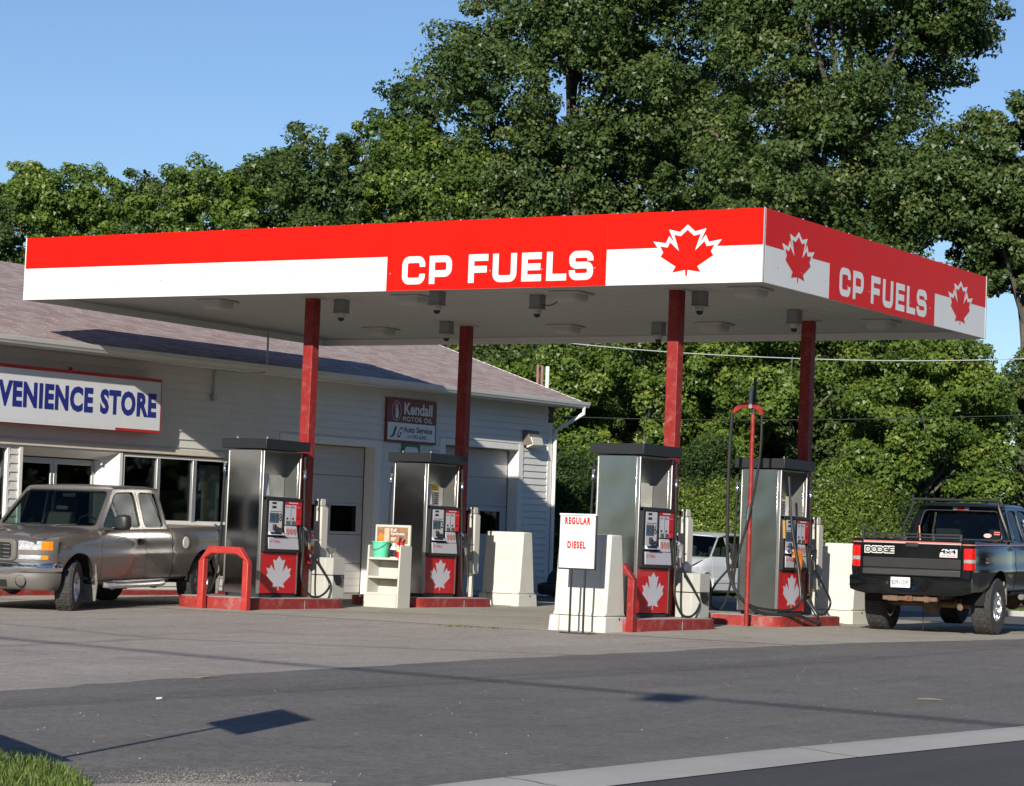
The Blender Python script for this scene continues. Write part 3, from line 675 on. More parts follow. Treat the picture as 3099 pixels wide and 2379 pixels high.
# green notice below it
O = (X0, 11.07, 2.45); t = fthing('green_notice', 'small green framed notice board directly below the maroon and white wall sign', 'notice board', 11.07, 2.45)
b = MB(); b.box(X0+.018, X0+.045, 11.07, 11.68, 2.42, 2.82); fb(b, 'notice_board', mat('notice_green', (.02, .16, .09), .5), t, O, bevel=.004)
b = MB(); b.prism(rrect(11.14, 11.61, 2.46, 2.77, .09), (X0+.046, 0, 0), (0,1,0), (0,0,1), (1,0,0), .002); fb(b, 'notice_face', m_signw, t, O, smooth=0)
b = MB(); b.box(X0+.0485, X0+.050, 11.2, 11.55, 2.60, 2.63); fb(b, 'ink_line', mat('notice_green', (0,0,0)), t, O, smooth=0)
# wall pack lamp
O = (X0, 15.8, 2.95); t = fthing('wall_lamp', 'bronze wall pack lamp near the right end of the white garage wall', 'lamp', 15.8, 2.95)
b = MB(); b.hexa([(X0+.016, 15.52, 2.97), (X0+.25, 15.52, 3.02), (X0+.25, 16.0, 3.02), (X0+.016, 16.0, 2.97)], [(X0+.016, 15.52, 3.30), (X0+.12, 15.52, 3.30), (X0+.12, 16.0, 3.30), (X0+.016, 16.0, 3.30)])
fb(b, 'housing', mat('lamp_bronze', (.13, .115, .095), .45, var=.1), t, O, bevel=.01)
b = MB(); b.hexa([(X0+.10, 15.545, 2.93), (X0+.265, 15.545, 3.00), (X0+.265, 15.975, 3.00), (X0+.10, 15.975, 2.93)], [(X0+.12, 15.545, 3.16), (X0+.215, 15.545, 3.16), (X0+.215, 15.975, 3.16), (X0+.12, 15.975, 3.16)])
fb(b, 'lens', mat('lamp_lens', (.55, .55, .48), .25, var=.05), t, O, bevel=.008)
# ------------------------------------------------------------------ pump islands, guards, dispensers
ISL = [(0, 0), (0, 1), (1, 0), (1, 1)]                     # (column index, row index)
INAME = {(0,0): 'front left', (0,1): 'back left', (1,0): 'front right', (1,1): 'back right'}
PZ = {0: .16, 1: .185}
for i, j in ISL:
    px, py = PX[i], PY[j]; x0, x1 = px-.97, px+.37; y0, y1 = py-.78, py+1.62+(.15 if j == 0 else 0)
    b = MB(); P = rrect(x0, x1, y0, y1, .30, 8)
    b.prism(P, (0, 0, -.15), (1,0,0), (0,1,0), (0,0,1), .15+PZ[j]-.004); o = b.build('pump_island', m_kerbred, org=(px, py, 0), bevel=.015)
    tag(o, {(0,0): 'red kerb island behind the bright red square guard', (0,1): 'red kerb island right of the oil display rack', (1,0): 'dusty red kerb island right of the REGULAR DIESEL sign', (1,1): 'red kerb island with the tall hose post at its end'}[(i,j)], 'island', 'red pump islands')
    b = MB(); b.prism(rrect(x0+.03, x1-.03, y0+.03, y1-.03, .27, 8), (0, 0, PZ[j]-.01), (1,0,0), (0,1,0), (0,0,1), .0105)
    b.build('island_top', m_conc, o, org=(px, py, 0))
    b = MB()
    for s_ in (x0, x1): b.box(s_-.003, s_+.003, py+.62, py+.63, -.01, PZ[j]-.03)
    b.build('joint', m_conc, o, org=(px, py, 0), smooth=0)
def guard(x0, x1, y, label, m=m_guard):
    t = thing('pump_guard', label, 'guard rail', (x0, y, gz(y)), group='red bent steel guards')
    wd, h, c = .10, .87, .17
    for nm_, s_, a in (('post', 1, x0), ('post', -1, x1)):
        b = MB(); xa, xb = sorted((a, a+s_*wd)); b.hexa([(xa, y, -.12), (xb, y, -.12), (xb, y+wd, -.12), (xa, y+wd, -.12)], [(xa, y, h-c-.04 if s_ == 1 else h-c), (xb, y, h-c if s_ == 1 else h-c-.04), (xb, y+wd, h-c if s_ == 1 else h-c-.04), (xa, y+wd, h-c-.04 if s_ == 1 else h-c)])
        b.build(nm_, m, t, org=(x0, y, gz(y)), bevel=.012)
    b = MB(); L = [(x0, h-c-.04), (x0+c, h), (x1-c, h), (x1, h-c-.04), (x1-wd, h-c), (x1-c-.045, h-wd), (x0+c+.045, h-wd), (x0+wd, h-c)]
    b.prism(L, (0, y, 0), (1,0,0), (0,0,1), (0,1,0), wd); b.build('top_bar', m, t, org=(x0, y, gz(y)), bevel=.012)
guard(-8.30, -7.42, -.74, 'bright red arch shaped guard standing at the left island end')
guard(-2.30, -1.40, -.56, 'faded red square tube guard half hidden behind the REGULAR DIESEL sign', m_colred)

def dispenser(i, j, num, old=False):
    px, py, z0 = PX[i], PY[j], PZ[j]; O = (px, py, z0)
    lab = {8: 'stainless fuel pump behind the bright red square guard', 2: 'stainless fuel pump right of the oil display rack',
           6: 'stainless fuel pump right behind the REGULAR DIESEL sign', 4: 'stainless fuel pump with an orange diesel nozzle on its front'}[num]
    t = thing('fuel_pump', lab, 'fuel pump', O, group='fuel pumps on the islands')
    D, W, H = .63, .92, 2.12
    def bl(mb, name, m, par=None, **k): return mb.build(name, m, par or t, **k)
    b = MB(); b.box(-D+.02, -.02, .02, W-.02, 0, .05); bl(b, 'plinth', m_iron)
    b = MB(); b.box(-D, -.055, .004, .022, .05, H); b.box(-D, -.055, W-.022, W-.004, .05, H); b.box(-D, -D+.05, .022, W-.022, .05, .62)
    bl(b, 'end_panel', m_steel if not old else m_steel2, bevel=.006)
    b = MB(); b.box(-.055, 0, .0, .032, .05, H); b.box(-.055, 0, W-.032, W, .05, H); b.box(-D-.03, -D, .0, .032, .05, H); b.box(-D-.03, -D, W-.032, W, .05, H)
    bl(b, 'corner_post', m_steel2, bevel=.008)
    # open display bay
    b = MB(); b.box(-.34, -.30, .022, W-.022, 1.44, H); b.box(-.30, -.06, .022, .027, 1.44, H); b.box(-.30, -.06, W-.027, W-.022, 1.44, H); b.box(-D+.02, -.02, .022, W-.022, H-.02, H)
    b.box(-D+.02, -.02, .022, W-.022, 1.43, 1.455); bl(b, 'display_bay', m_steel2, smooth=0)
    b = MB(); b.hexa([(-.29, .03, 1.46), (-.03, .03, 1.46), (-.03, .20 if num in (8, 2) else .10, 1.46), (-.29, .24, 1.46)], [(-.29, .03, 1.78), (-.07, .03, 1.78), (-.07, .20 if num in (8, 2) else .10, 1.78), (-.29, .24, 1.78)]); bl(b, 'price_housing', m_grey, bevel=.006)
    b = MB(); b.box(-.30, -.285, .50, .885, 1.46, 1.78); bl(b, 'display_panel', m_steel, smooth=0)
    if num in (2, 4):
        b = MB(); b.box(-.284, -.281, .52, .76, 1.70, 1.80); q_ = bl(b, 'yellow_sticker', m_yellow, smooth=0)
        b = MB()
        for r_ in range(3): b.box(-.2805, -.2802, .55, .72-.03*r_, 1.715+.026*r_, 1.727+.026*r_)
        bl(b, 'ink_line', m_blk, q_, smooth=0)
        b = MB(); b.box(-.284, -.281, .56, .76, 1.47, 1.685); bl(b, 'notice_sticker', m_grey, smooth=0)
        b = MB()
        for r_ in range(6): b.box(-.2805, -.2802, .64+.015*(r_ % 2), .74, 1.485+.032*r_, 1.505+.032*r_)
        bl(b, 'ink_line', m_blk, q_, smooth=0)
    # lower cabinet with leaf door (both sides)
    for s_ in (1, -1):
        fx = 0 if s_ == 1 else -D-.03
        b = MB(); b.box(min(fx, fx-s_*.03)-.002*s_, max(fx, fx-s_*.03)-.002*s_, .034, W-.034, .06, .64); dr = bl(b, 'leaf_door', m_redtxt if False else mat('pump_red', (.52, .013, .018), .3, var=.03, coat=.2), bevel=.004)
        b = MB(); tri_poly(b, [(a*.292, c*.50) for a, c in LEAF], (fx+s_*.0005, .46, .10), (0, s_, 0), (0,0,1)); bl(b, 'maple_leaf', m_lgrey, dr, smooth=0)
        b = MB(); b.box(min(fx, fx-s_*.10), max(fx, fx-s_*.10), .034, W-.034, .645, 1.43); bl(b, 'console_back', m_black, smooth=0)
    # console: black moulded surround, proud of the body
    cx = .05
    b = MB()
    b.hexa([(0, .03, .655), (.035, .03, .655), (.035, W-.03, .655), (0, W-.03, .655)], [(0, .03, .70), (.055, .03, .70), (.055, W-.03, .70), (0, W-.03, .70)])
    b.box(0, .05, .03, .10, .70, 1.44); b.box(0, .05, .425, .485, .88, 1.40); b.box(0, .05, .885, W-.03, .70, 1.40); b.box(0, .06, .03, W-.03, 1.40, 1.445)
    b.box(0, .02, .10, .885, .70, 1.40)
    bl(b, 'console_frame', m_black, bevel=.008)
    b = MB(); b.hexa([(.02, .14, .675), (.045, .14, .675), (.045, .872, .675), (.02, .872, .675)], [(.02, .105, .865), (.058, .105, .865), (.058, .82, .865), (.02, .82, .865)]); lp = bl(b, 'fuel_panel', m_lgrey, bevel=.004)
    b = MB(); add_text(b, 'CP FUELS', (.0585, .135, .795), (0,1,0), (-.08,0,.99), .245, .052, .008); bl(b, 'lettering', m_redtxt, lp, smooth=0, recalc=False)
    # card reader
    b = MB(); b.hexa([(.02, .105, .90), (.10, .115, .90), (.10, .475, .90), (.02, .475, .90)], [(.02, .105, .955), (.05, .105, .955), (.05, .425, .955), (.02, .425, .955)]); b.box(.02, .05, .105, .42, .957, 1.395); cr = bl(b, 'card_reader', m_grey, bevel=.005)
    def on(y0, y1, za, zc, m, name, x=.0515, par=cr, d=.004):
        b = MB(); b.box(x-d, x, y0, y1, za, zc); return bl(b, name, m, par, smooth=0)
    on(.17, .27, 1.345, 1.375, m_blk, 'slot'); on(.17, .27, 1.285, 1.318, m_blk, 'slot'); on(.13, .40, 1.235, 1.245, m_steel2, 'ridge')
    on(.115, .34, 1.075, 1.22, m_steel2, 'screen_bezel'); on(.13, .25, 1.10, 1.195, mat('screen_blue', (.035, .09, .15), .15, var=.1), 'screen', .0535)
    for r_ in range(4): on(.28, .315, 1.095+r_*.028, 1.112+r_*.028, m_blk, 'soft_key', .0535)
    b = MB(); add_text(b, str(num), (.0525, .345, 1.10), (0,1,0), (0,0,1), .062, .115, .005); bl(b, 'numeral', m_blk, cr, smooth=0, recalc=False)
    b = MB(); b.box(.05, .085, .20, .25, .975, 1.055); b.hexa([(.05, .24, .97), (.11, .24, .985), (.11, .36, .985), (.05, .36, .97)], [(.05, .24, 1.0), (.08, .24, 1.01), (.08, .36, 1.01), (.05, .36, 1.0)]); bl(b, 'card_slot', m_black, cr, bevel=.004)
    on(.21, .36, .913, .95, m_blk, 'keypad', .094, d=.02); on(.115, .19, .913, .945, m_blue, 'blue_tag', .094, d=.02)
    # grade panel
    b = MB(); b.box(.02, .048, .49, .885, 1.055, 1.395); gp_ = bl(b, 'grade_panel', m_lgrey, bevel=.004)
    on(.49, .885, 1.345, 1.395, mat('pump_red', (0,0,0)), 'red_header', .0505, gp_)
    on(.755, .885, 1.056, 1.343, mat('pump_red', (0,0,0)), 'super_field', .0505, gp_)
    on(.618, .628, 1.056, 1.343, m_steel2, 'divider', .0505, gp_)
    b = MB(); add_text(b, 'PAY HERE', (.0512, .58, 1.362), (0,1,0), (0,0,1), .19, .020, 0) if False else b.box(.0508, .0512, .57, .79, 1.365, 1.382); bl(b, 'ink_line', m_lgrey, gp_, smooth=0)
    for k_, y_ in enumerate((.505, .64, .775)):
        b = MB(); add_text(b, ('Regular', 'Plus', 'Super')[k_], (.0512, y_, 1.30), (0,1,0), (0,0,1), .085, .026, 0); bl(b, 'lettering', m_blk if k_ < 2 else m_lgrey, gp_, smooth=0, recalc=False)
        on(y_+.02, y_+.06, 1.135, 1.16, m_blk, 'lamp', .0515, gp_); on(y_+.005, y_+.09, 1.063, 1.115, m_steel2 if k_ < 2 else m_redtxt, 'select_button', .058, gp_, .01)
    b = MB(); b.hexa([(.02, .52, .872), (.056, .52, .872), (.056, .815, .872), (.02, .815, .872)], [(.02, .49, 1.04), (.052, .49, 1.04), (.052, .775, 1.04), (.02, .775, 1.04)]); ns = bl(b, 'warning_panel', m_grey, bevel=.004)
    for k_ in range(3):
        b = MB(); c_ = (.565+.085*k_, .955); stroke(b, [(c_[0]+.033*math.cos(2*math.pi*q_/16), c_[1]+.043*math.sin(2*math.pi*q_/16)) for q_ in range(16)], .009, (.0572,0,0), (0,1,0), (0,0,1), closed=True)
        stroke(b, [(c_[0]-.022, c_[1]+.03), (c_[0]+.022, c_[1]-.03)], .008, (.0572,0,0), (0,1,0), (0,0,1)); b.box(.0568, .0571, c_[0]-.006, c_[0]+.008, c_[1]-.025, c_[1]+.022)
        bl(b, 'prohibition_mark', m_redtxt, ns, smooth=0, recalc=False)
    # cap
    b = MB(); b.box(-D-.10, .08, -.075, W+.075, H+.012, H+.155); bl(b, 'top_cap', m_cap, bevel=.006)
    b = MB(); b.lathe([(.012, 0), (.012, .03), (0, .035)], (.02, .02, H+.155), n=6); b.lathe([(.012, 0), (.012, .03), (0, .035)], (-.5, .0, H+.155), n=6); stuff(bl(b, 'lifting_eye', m_metal))
    # nozzle side
    def nozzle(s_, mm, yy, zz, x0):
        b = MB(); b.box(x0-.03*s_ if s_ < 0 else x0-.03, x0+.05, yy-.10, yy-.02, zz-.12, zz+.10) if False else None
        b.tube([(x0, yy-.115, zz+.115), (x0, yy-.06, zz+.09), (x0, yy, zz+.05)], [.014, .016, .018], 8)
        n1 = bl(b, 'spout', m_chrome)
        b = MB(); b.tube([(x0, yy-.03, zz+.075), (x0, yy+.035, zz+.04), (x0, yy+.055, zz-.04), (x0, yy+.045, zz-.12)], [.028, .046, .036, .024], 10); nb = bl(b, 'nozzle_body', mm)
        b = MB(); b.tube(bez([(x0, yy+.03, zz+.01), (x0, yy-.035, zz-.02), (x0, yy-.03, zz-.10), (x0, yy+.03, zz-.12)], 4), .007, 6); bl(b, 'trigger_guard', m_chrome, nb)
        b = MB(); b.tube([(x0, yy+.045, zz-.11), (x0, yy+.06, zz-.16), (x0, yy+.075, zz-.24)], [.024, .020, .018], 8); bl(b, 'swivel', m_chrome, nb)
        return nb
    b = MB(); b.hexa([(-.05, W, .66), (.06, W, .66), (.06, W+.10, .70), (-.05, W+.10, .70)], [(-.05, W, 1.04), (.04, W, 1.04), (.04, W+.03, 1.02), (-.05, W+.03, 1.02)]); bl(b, 'nozzle_boot', m_black, bevel=.008)
    nozzle(1, m_black if num != 6 else m_metal, W+.10, .92, .07)
    top = [(.03, W+.03, 2.06), (.035, W+.035, 1.6), (.05, W+.035, 1.1), (.07, W+.02, .64), (.10, W-.03, .30), (.14, W+.10, .06), (.17, W+.30, .02), (.16, W+.52, .10), (.14, W+.62, .22), (.11, W+.48, .40), (.09, W+.26, .60), (.075, W+.17, .70)]
    if num == 2: top = [(.03, W+.03, 2.06), (.035, W+.035, 1.6), (.05, W+.05, 1.0), (.07, W+.05, .60), (.09, W+.05, .25), (.10, W+.10, .05), (.11, W+.18, .07), (.10, W+.21, .3), (.09, W+.19, .55), (.075, W+.175, .70)]
    b = MB(); b.tube(bez(top, 7), .017, 10); bl(b, 'hose', m_rubber)
    b = MB(); b.lathe([(.0, 0), (.022, .0), (.022, .07), (.018, .08), (.024, .1), (.024, .16), (.016, .17)], (.033, W+.034, 1.72), n=10); bl(b, 'breakaway_coupling', m_chrome)
    # far side nozzle and hose
    xo = -D-.05
    b = MB(); b.box(xo-.10, xo+.02, .02, .12, .66, 1.02); bl(b, 'nozzle_boot', m_black, bevel=.008)
    nozzle(-1, m_black, .06, .90, xo-.12)
    b = MB(); b.tube(bez([(xo-.02, .0, 2.05), (xo-.03, -.01, 1.5), (xo-.05, .0, .9), (xo-.12, .03, .35), (xo-.25, .05, .06), (xo-.42, .06, .10), (xo-.40, .06, .35), (xo-.22, .07, .58), (xo-.13, .09, .68)], 7), .017, 10); bl(b, 'hose', m_rubber)
    b = MB(); b.lathe([(.0, 0), (.022, .0), (.022, .07), (.018, .08), (.024, .1), (.024, .16), (.016, .17)], (xo-.025, -.008, 1.78), n=10); bl(b, 'breakaway_coupling', m_chrome)
    return t
p8 = dispenser(0, 0, 8); p2 = dispenser(0, 1, 2); p6 = dispenser(1, 0, 6); p4 = dispenser(1, 1, 4)
# extra diesel nozzle on pump 4 (orange, hangs on the leaf side) - part of that pump
b = MB(); b.tube([(.10, .07, 1.0), (.12, .16, .93), (.13, .27, .88)], [.016, .018, .02], 8); b.build('spout', m_chrome, p4)
m_or = mat('orange_cover', (.62, .20, .035), .5, var=.1, dirt=(.25, .12, .05), damt=.4)
b = MB(); b.tube([(.13, .22, .93), (.14, .34, .90), (.14, .40, .80), (.13, .42, .66)], [.05, .075, .055, .034], 10); b.box(.10, .17, .22, .30, .84, .93); ob_ = b.build('diesel_nozzle', m_or, p4, bevel=.01)
b = MB(); b.tube(bez([(.14, .30, .84), (.14, .24, .74), (.14, .30, .64), (.14, .40, .64)], 4), .012, 6); b.build('trigger_guard', m_black, ob_)
b = MB(); b.tube([(.13, .42, .68), (.13, .45, .56), (.13, .50, .40), (.13, .56, .25)], [.028, .022, .026, .022], 8); b.build('swivel', m_chrome, ob_)
b = MB(); b.tube([(.06, .0, 1.38), (.06, .03, 1.12)], .022, 8); b.build('bollard_sleeve', mat('sleeve_ochre', (.42, .24, .04), .5), p4)

# overhead hose boom beside pump 4
t = thing('hose_boom', 'tall thin red post with curved hanger and black hose beside pump 4', 'hose post', (-1.76, 3.45, gz(3.4)))
O = (-1.76, 3.45, gz(3.4)); BX, BY = -1.76, 3.45
b = MB(); b.tube([(BX, BY, -.05), (BX, BY, 1.2), (BX, BY, 3.06)], [.034, .034, .030], 12); b.build('post', m_colred, t, org=O)
b = MB(); b.tube([(BX, BY, 1.19), (BX, BY, 1.22)], .037, 12); b.build('collar', m_colred, t, org=O)
b = MB(); b.tube([(BX+.01, BY, 3.04), (BX+.02, BY, 3.56)], [.030, .022], 10); b.build('top_tube', m_iron, t, org=O)
P = [(-.31, -.03), (-.26, .04), (-.16, .10), (.0, .115), (.09, .09), (.16, .02), (.18, -.08), (.14, -.07), (.09, -.01), (.0, .035), (-.14, .03), (-.22, -.01), (-.27, -.06)]
b = MB(); tri_poly(b, P, (BX, BY-.055, 3.10), (1,0,0), (0,0,1), (0,1,0), .03); b.build('hanger', m_colred, t, org=O)
b = MB(); b.box(BX-.04, BX+.01, BY-.075, BY-.05, 3.12, 3.42); b.build('bracket', m_metal, t, org=O, bevel=.004)
hp = [(BX+.16, BY-.04, 3.03), (BX+.15, BY-.05, 2.4), (BX+.02, BY-.06, 1.6), (BX-.14, BY-.06, 1.0), (BX-.20, BY-.02, .6), (BX-.10, BY+.2, .35), (BX+.18, BY+.55, .27), (BX+.36, BY+.95, .35), (BX+.30, BY+1.05, .8), (BX+.18, BY+1.02, 1.5), (BX+.12, BY+1.0, 2.2)]
b = MB(); b.tube(bez(hp, 8), .019, 10); b.build('hose', m_rubber, t, org=O)
hp = [(BX-.31, BY-.04, 3.05), (BX-.33, BY-.05, 2.3), (BX-.31, BY-.06, 1.2), (BX-.26, BY-.05, .75), (BX-.08, BY-.02, .42), (BX+.14, BY+.25, .22), (BX+.44, BY+.75, .20), (BX+.44, BY+1.4, .10), (BX+.36, BY+1.62, .18), (BX+.20, BY+1.58, .42)]
b = MB(); b.tube(bez(hp, 8), .026, 10); b.build('hose', m_rubber, t, org=O)
b = MB(); b.tube([(BX+.01, BY-.06, 1.72), (BX-.01, BY-.06, 1.54)], [.028, .026], 8); b.build('coupling', m_chrome, t, org=O)

# concrete jersey blocks at the island ends
def barrier(x0, x1, y0, label):
    z0 = gz(y0); O = (x0, y0, z0); t = thing('jersey_barrier', label, 'barrier', O, group='cream concrete blocks by the islands')
    H = 1.24; yb = .58
    prof = [(0, .0), (yb, .0), (yb, .20), (yb-.05, .24), (yb-.17, H), (.13, H), (.06, .24), (0, .20)]
    b = MB()
    sec = lambda x, ins: [(x, y0+a, z0+z-.0) for a, z in prof]
    # foot with forklift slot between the two feet
    w = x1-x0
    for a, c in ((x0, x0+.07), (x0+.10, x0+.10)): pass
    b.hexa([(x0-.04, y0-.02, z0-.05), (x0+.10, y0-.02, z0-.05), (x0+.10, y0+yb+.02, z0-.05), (x0-.04, y0+yb+.02, z0-.05)], [(x0-.03, y0, z0+.20), (x0+.10, y0, z0+.20), (x0+.10, y0+yb, z0+.20), (x0-.03, y0+yb, z0+.20)])
    b.hexa([(x1-.13, y0-.02, z0-.05), (x1+.03, y0-.02, z0-.05), (x1+.03, y0+yb+.02, z0-.05), (x1-.13, y0+yb+.02, z0-.05)], [(x1-.13, y0, z0+.20), (x1+.02, y0, z0+.20), (x1+.02, y0+yb, z0+.20), (x1-.13, y0+yb, z0+.20)])
    b.box(x0+.10, x1-.13, y0+.03, y0+yb-.03, z0+.0, z0+.198)
    b.build('foot', m_barr, t, org=O, bevel=.012)
    b = MB(); b.loft([[(x, y0+a, z0+z) for a, z in ((0, .205), (yb, .205), (yb-.05, .25), (yb-.18, H), (.12, H), (.05, .25))] for x in (x0, x1)])
    b.build('block', m_barr, t, org=O, bevel=.02, seg=3)
    b = MB(); b.lathe([(.018, 0), (.017, .004), (0, .004)], (x1+.021, y0+yb*.62, z0+.17), (1,0,0), 10); b.build('lifting_hole', m_dark, t, org=O, smooth=0)
    b = MB(); b.add([(x1-.12, y0+.048, z0+.26), (x1-.116, y0+.048, z0+.26), (x1-.116, y0+.118, z0+1.22), (x1-.12, y0+.118, z0+1.22)], [(0,1,2,3)]); b.build('seam', m_conc, t, org=O, smooth=0)
barrier(-2.34, -1.57, -1.0, 'cream concrete block directly behind the REGULAR DIESEL sign')
barrier(-8.60, -7.86, 7.25, 'cream concrete block before the right garage door')
barrier(-2.42, -1.80, 7.2, 'cream concrete block left of the black pickup')

# REGULAR / DIESEL stand-up sign
t = thing('price_sign', 'white portable sign reading REGULAR and DIESEL on thin black legs', 'sign', (-1.91, -1.5, gz(-1.5))); O = (-1.91, -1.5, gz(-1.5)); zz = gz(-1.5)
b = MB(); b.box(-1.965, -1.435, -1.52, -1.49, .765, 1.45); b.build('frame', m_iron, t, org=O, bevel=.004)
b = MB(); b.box(-1.952, -1.448, -1.526, -1.519, .785, 1.435); fc = b.build('sign_face', m_white, t, org=O, smooth=0)
b = MB(); b.box(-1.965, -1.435, -1.53, -1.485, 1.44, 1.463); b.build('top_channel', m_white, t, org=O, bevel=.003)
for s_, x, z, wd in (('REGULAR', -1.885, 1.325, .37), ('DIESEL', -1.84, 1.025, .265)):
    b = MB(); add_text(b, s_, (x, -1.5275, z), (1,0,0), (0,0,1), wd, .095, .06, 1.25); b.build('lettering', m_redtxt, fc, org=O, smooth=0, recalc=False)
for x in (-1.775, -1.58):
    b = MB(); b.box(x-.011, x+.011, -1.52, -1.50, zz, .77); b.build('leg', m_iron, t, org=O, smooth=0)
b = MB(); b.box(-1.90, -1.47, -1.55, -1.35, zz, zz+.014); b.build('base_plate', m_iron, t, org=O, bevel=.004)

# towel / windshield service cabinets behind the columns (cream) and litter bins
def cabinet(i, j, lab):
    px, py, z0 = PX[i], PY[j], PZ[j]; O = (px-.22, py+1.66, z0); t = thing('service_cabinet', lab, 'cabinet', O, group='cream towel cabinets on the islands')
    b = MB(); b.box(-.07, .07, 0, .15, .86, 1.36); b.build('towel_box', m_cab, t, bevel=.012)
    b = MB(); b.box(-.07, .05, .01, .14, 1.365, 1.47); b.build('top_box', m_cab, t, bevel=.012)
    b = MB(); b.box(-.05, .0, -.012, .0, 1.38, 1.44); b.build('dark_window', m_black, t, smooth=0)
    b = MB(); b.box(-.07, .07, .0, .15, .40, .848); b.build('lower_box', m_cab, t, bevel=.012)
    b = MB(); b.box(.071, .085, .0, .155, .38, 1.34); b.build('side_rail', m_cab, t, bevel=.004)
    b = MB(); b.box(-.03, .03, .04, .11, 0, .40); b.build('stem', m_cab, t, bevel=.01)
    b = MB(); b.box(-.01, .02, -.005, .0, 1.29, 1.335); b.build('latch', m_metal, t, smooth=0)
    b = MB(); b.hexa([(-.06, -.08, .42), (.06, -.08, .42), (.06, .0, .36), (-.06, .0, .36)], [(-.06, -.10, .58), (.06, -.10, .58), (.06, .0, .62), (-.06, .0, .62)]); b.build('squeegee_tray', m_cab, t, bevel=.006)
for (i, j), k in zip(ISL, ('cream towel cabinet above the grey bin topped by a metal funnel', 'cream towel cabinet left of the concrete block before the garage', 'cream towel cabinet above the grey bin with a white bottle', 'cream towel cabinet left of the block beside the black pickup')):
    cabinet(i, j, k)
m_bin = mat('bin_grey', (.42, .42, .38), .5, var=.05, dirt=(.3, .28, .22), damt=.3)
m_bag = mat('black_bag', (.012, .012, .013), .25, var=.1, bump=.6, bscale=25)
def bin_(x, y, z0, lab, extra):
    O = (x, y, z0); t = thing('litter_bin', lab, 'litter bin', O, group='grey litter bins on the islands')
    P = [(-.12, 0), (.12, 0), (.20, .09), (.20, .38), (.12, .46), (-.12, .46), (-.20, .38), (-.20, .09)]
    for za, zc, nm_ in ((0, .335, 'lower_body'), (.345, .60, 'upper_body')):
        b = MB(); b.prism(P, (0, 0, za), (1,0,0), (0,1,0), (0,0,1), zc-za); b.build(nm_, m_bin, t, bevel=.006)
    b = MB(); b.prism([(a*1.01, .23+(c-.23)*1.01) for a, c in P], (0,0,.335), (1,0,0), (0,1,0), (0,0,1), .012); b.build('liner', m_bag, t, smooth=0)
    b = MB(); b.loft([[(.205, .09, .35), (.215, .24, .35), (.205, .38, .35), (.202, .38, .34), (.202, .09, .34)], [(.207, .12, .26), (.26, .24, .25), (.207, .36, .27), (.202, .36, .26), (.202, .12, .26)], [(.204, .17, .20), (.23, .25, .19), (.204, .32, .22), (.202, .32, .21), (.202, .17, .20)]]); b.build('bag_flap', m_bag, t, smooth=60)
    if extra == 'funnel':
        b = MB(); b.lathe([(.02, 0), (.02, .05), (.085, .14)], (.02, .26, .60), n=14); b.build('funnel', m_steel2, t, solid=.003)
b = None
bin_(-7.98, 1.72, PZ[0], 'grey octagonal litter bin with a metal funnel on top', 'funnel')
bin_(-1.82, 1.62, PZ[0], 'grey octagonal litter bin beneath a white bottle', None)
o = MB(); o.lathe([(.028, 0), (.03, .01), (.03, .09), (.014, .115), (.014, .14), (.0, .145)], (-1.90, 1.74, PZ[0]+.602), (.25, 0, 1), 10); tag(o.build('spray_bottle', m_white, org=(-1.90, 1.74, PZ[0]+.60)), 'small white bottle on top of the grey bin by pump 6', 'bottle')
# fire extinguisher hung on the front left column
def extinguisher(name_lab, O, r, h, m=None):
    t = thing('fire_extinguisher', name_lab, 'extinguisher', O)
    b = MB(); b.lathe([(0, 0), (r*.9, 0), (r, .02), (r, h*.78), (r*.8, h*.88), (r*.35, h*.94), (r*.3, h)], (0,0,0), n=18); b.build('cylinder', m_redtxt, t)
    b = MB(); b.lathe([(r*1.006, h*.36), (r*1.006, h*.70)], (0,0,0), n=18); lb = b.build('label', m_white, t)
    b = MB(); b.lathe([(r*1.01, h*.36), (r*1.01, h*.45)], (0,0,0), n=18); b.build('label_stripe', m_yellow, t)
    b = MB(); b.tube([(0, 0, h*.98), (0, 0, h*1.10)], r*.28, 8); b.box(-.012, .012, -.02, r*1.5, h*1.06, h*1.09); b.box(-.012, .012, -.02, r*1.6, h*1.13, h*1.16); b.build('valve_handle', m_black, t, bevel=.003)
    b = MB(); b.tube(bez([(0, -.02, h*1.05), (.02, -r*.9, h*1.0), (.03, -r*1.25, h*.7), (.03, -r*1.15, h*.45)], 5), .009, 6); b.build('hose', m_rubber, t)
    return t
extinguisher('red fire extinguisher hanging on the front left canopy column', (-8.02, 1.50, .80), .075, .33)
b = MB(); b.lathe([(.04, 0), (.055, .015), (.055, .06), (.03, .08)], (-8.02, 1.50, .66), n=12); tag(b.build('red_cap', m_redtxt, org=(-8.02, 1.5, .66)), 'round red knob beneath the hanging fire extinguisher', 'knob')

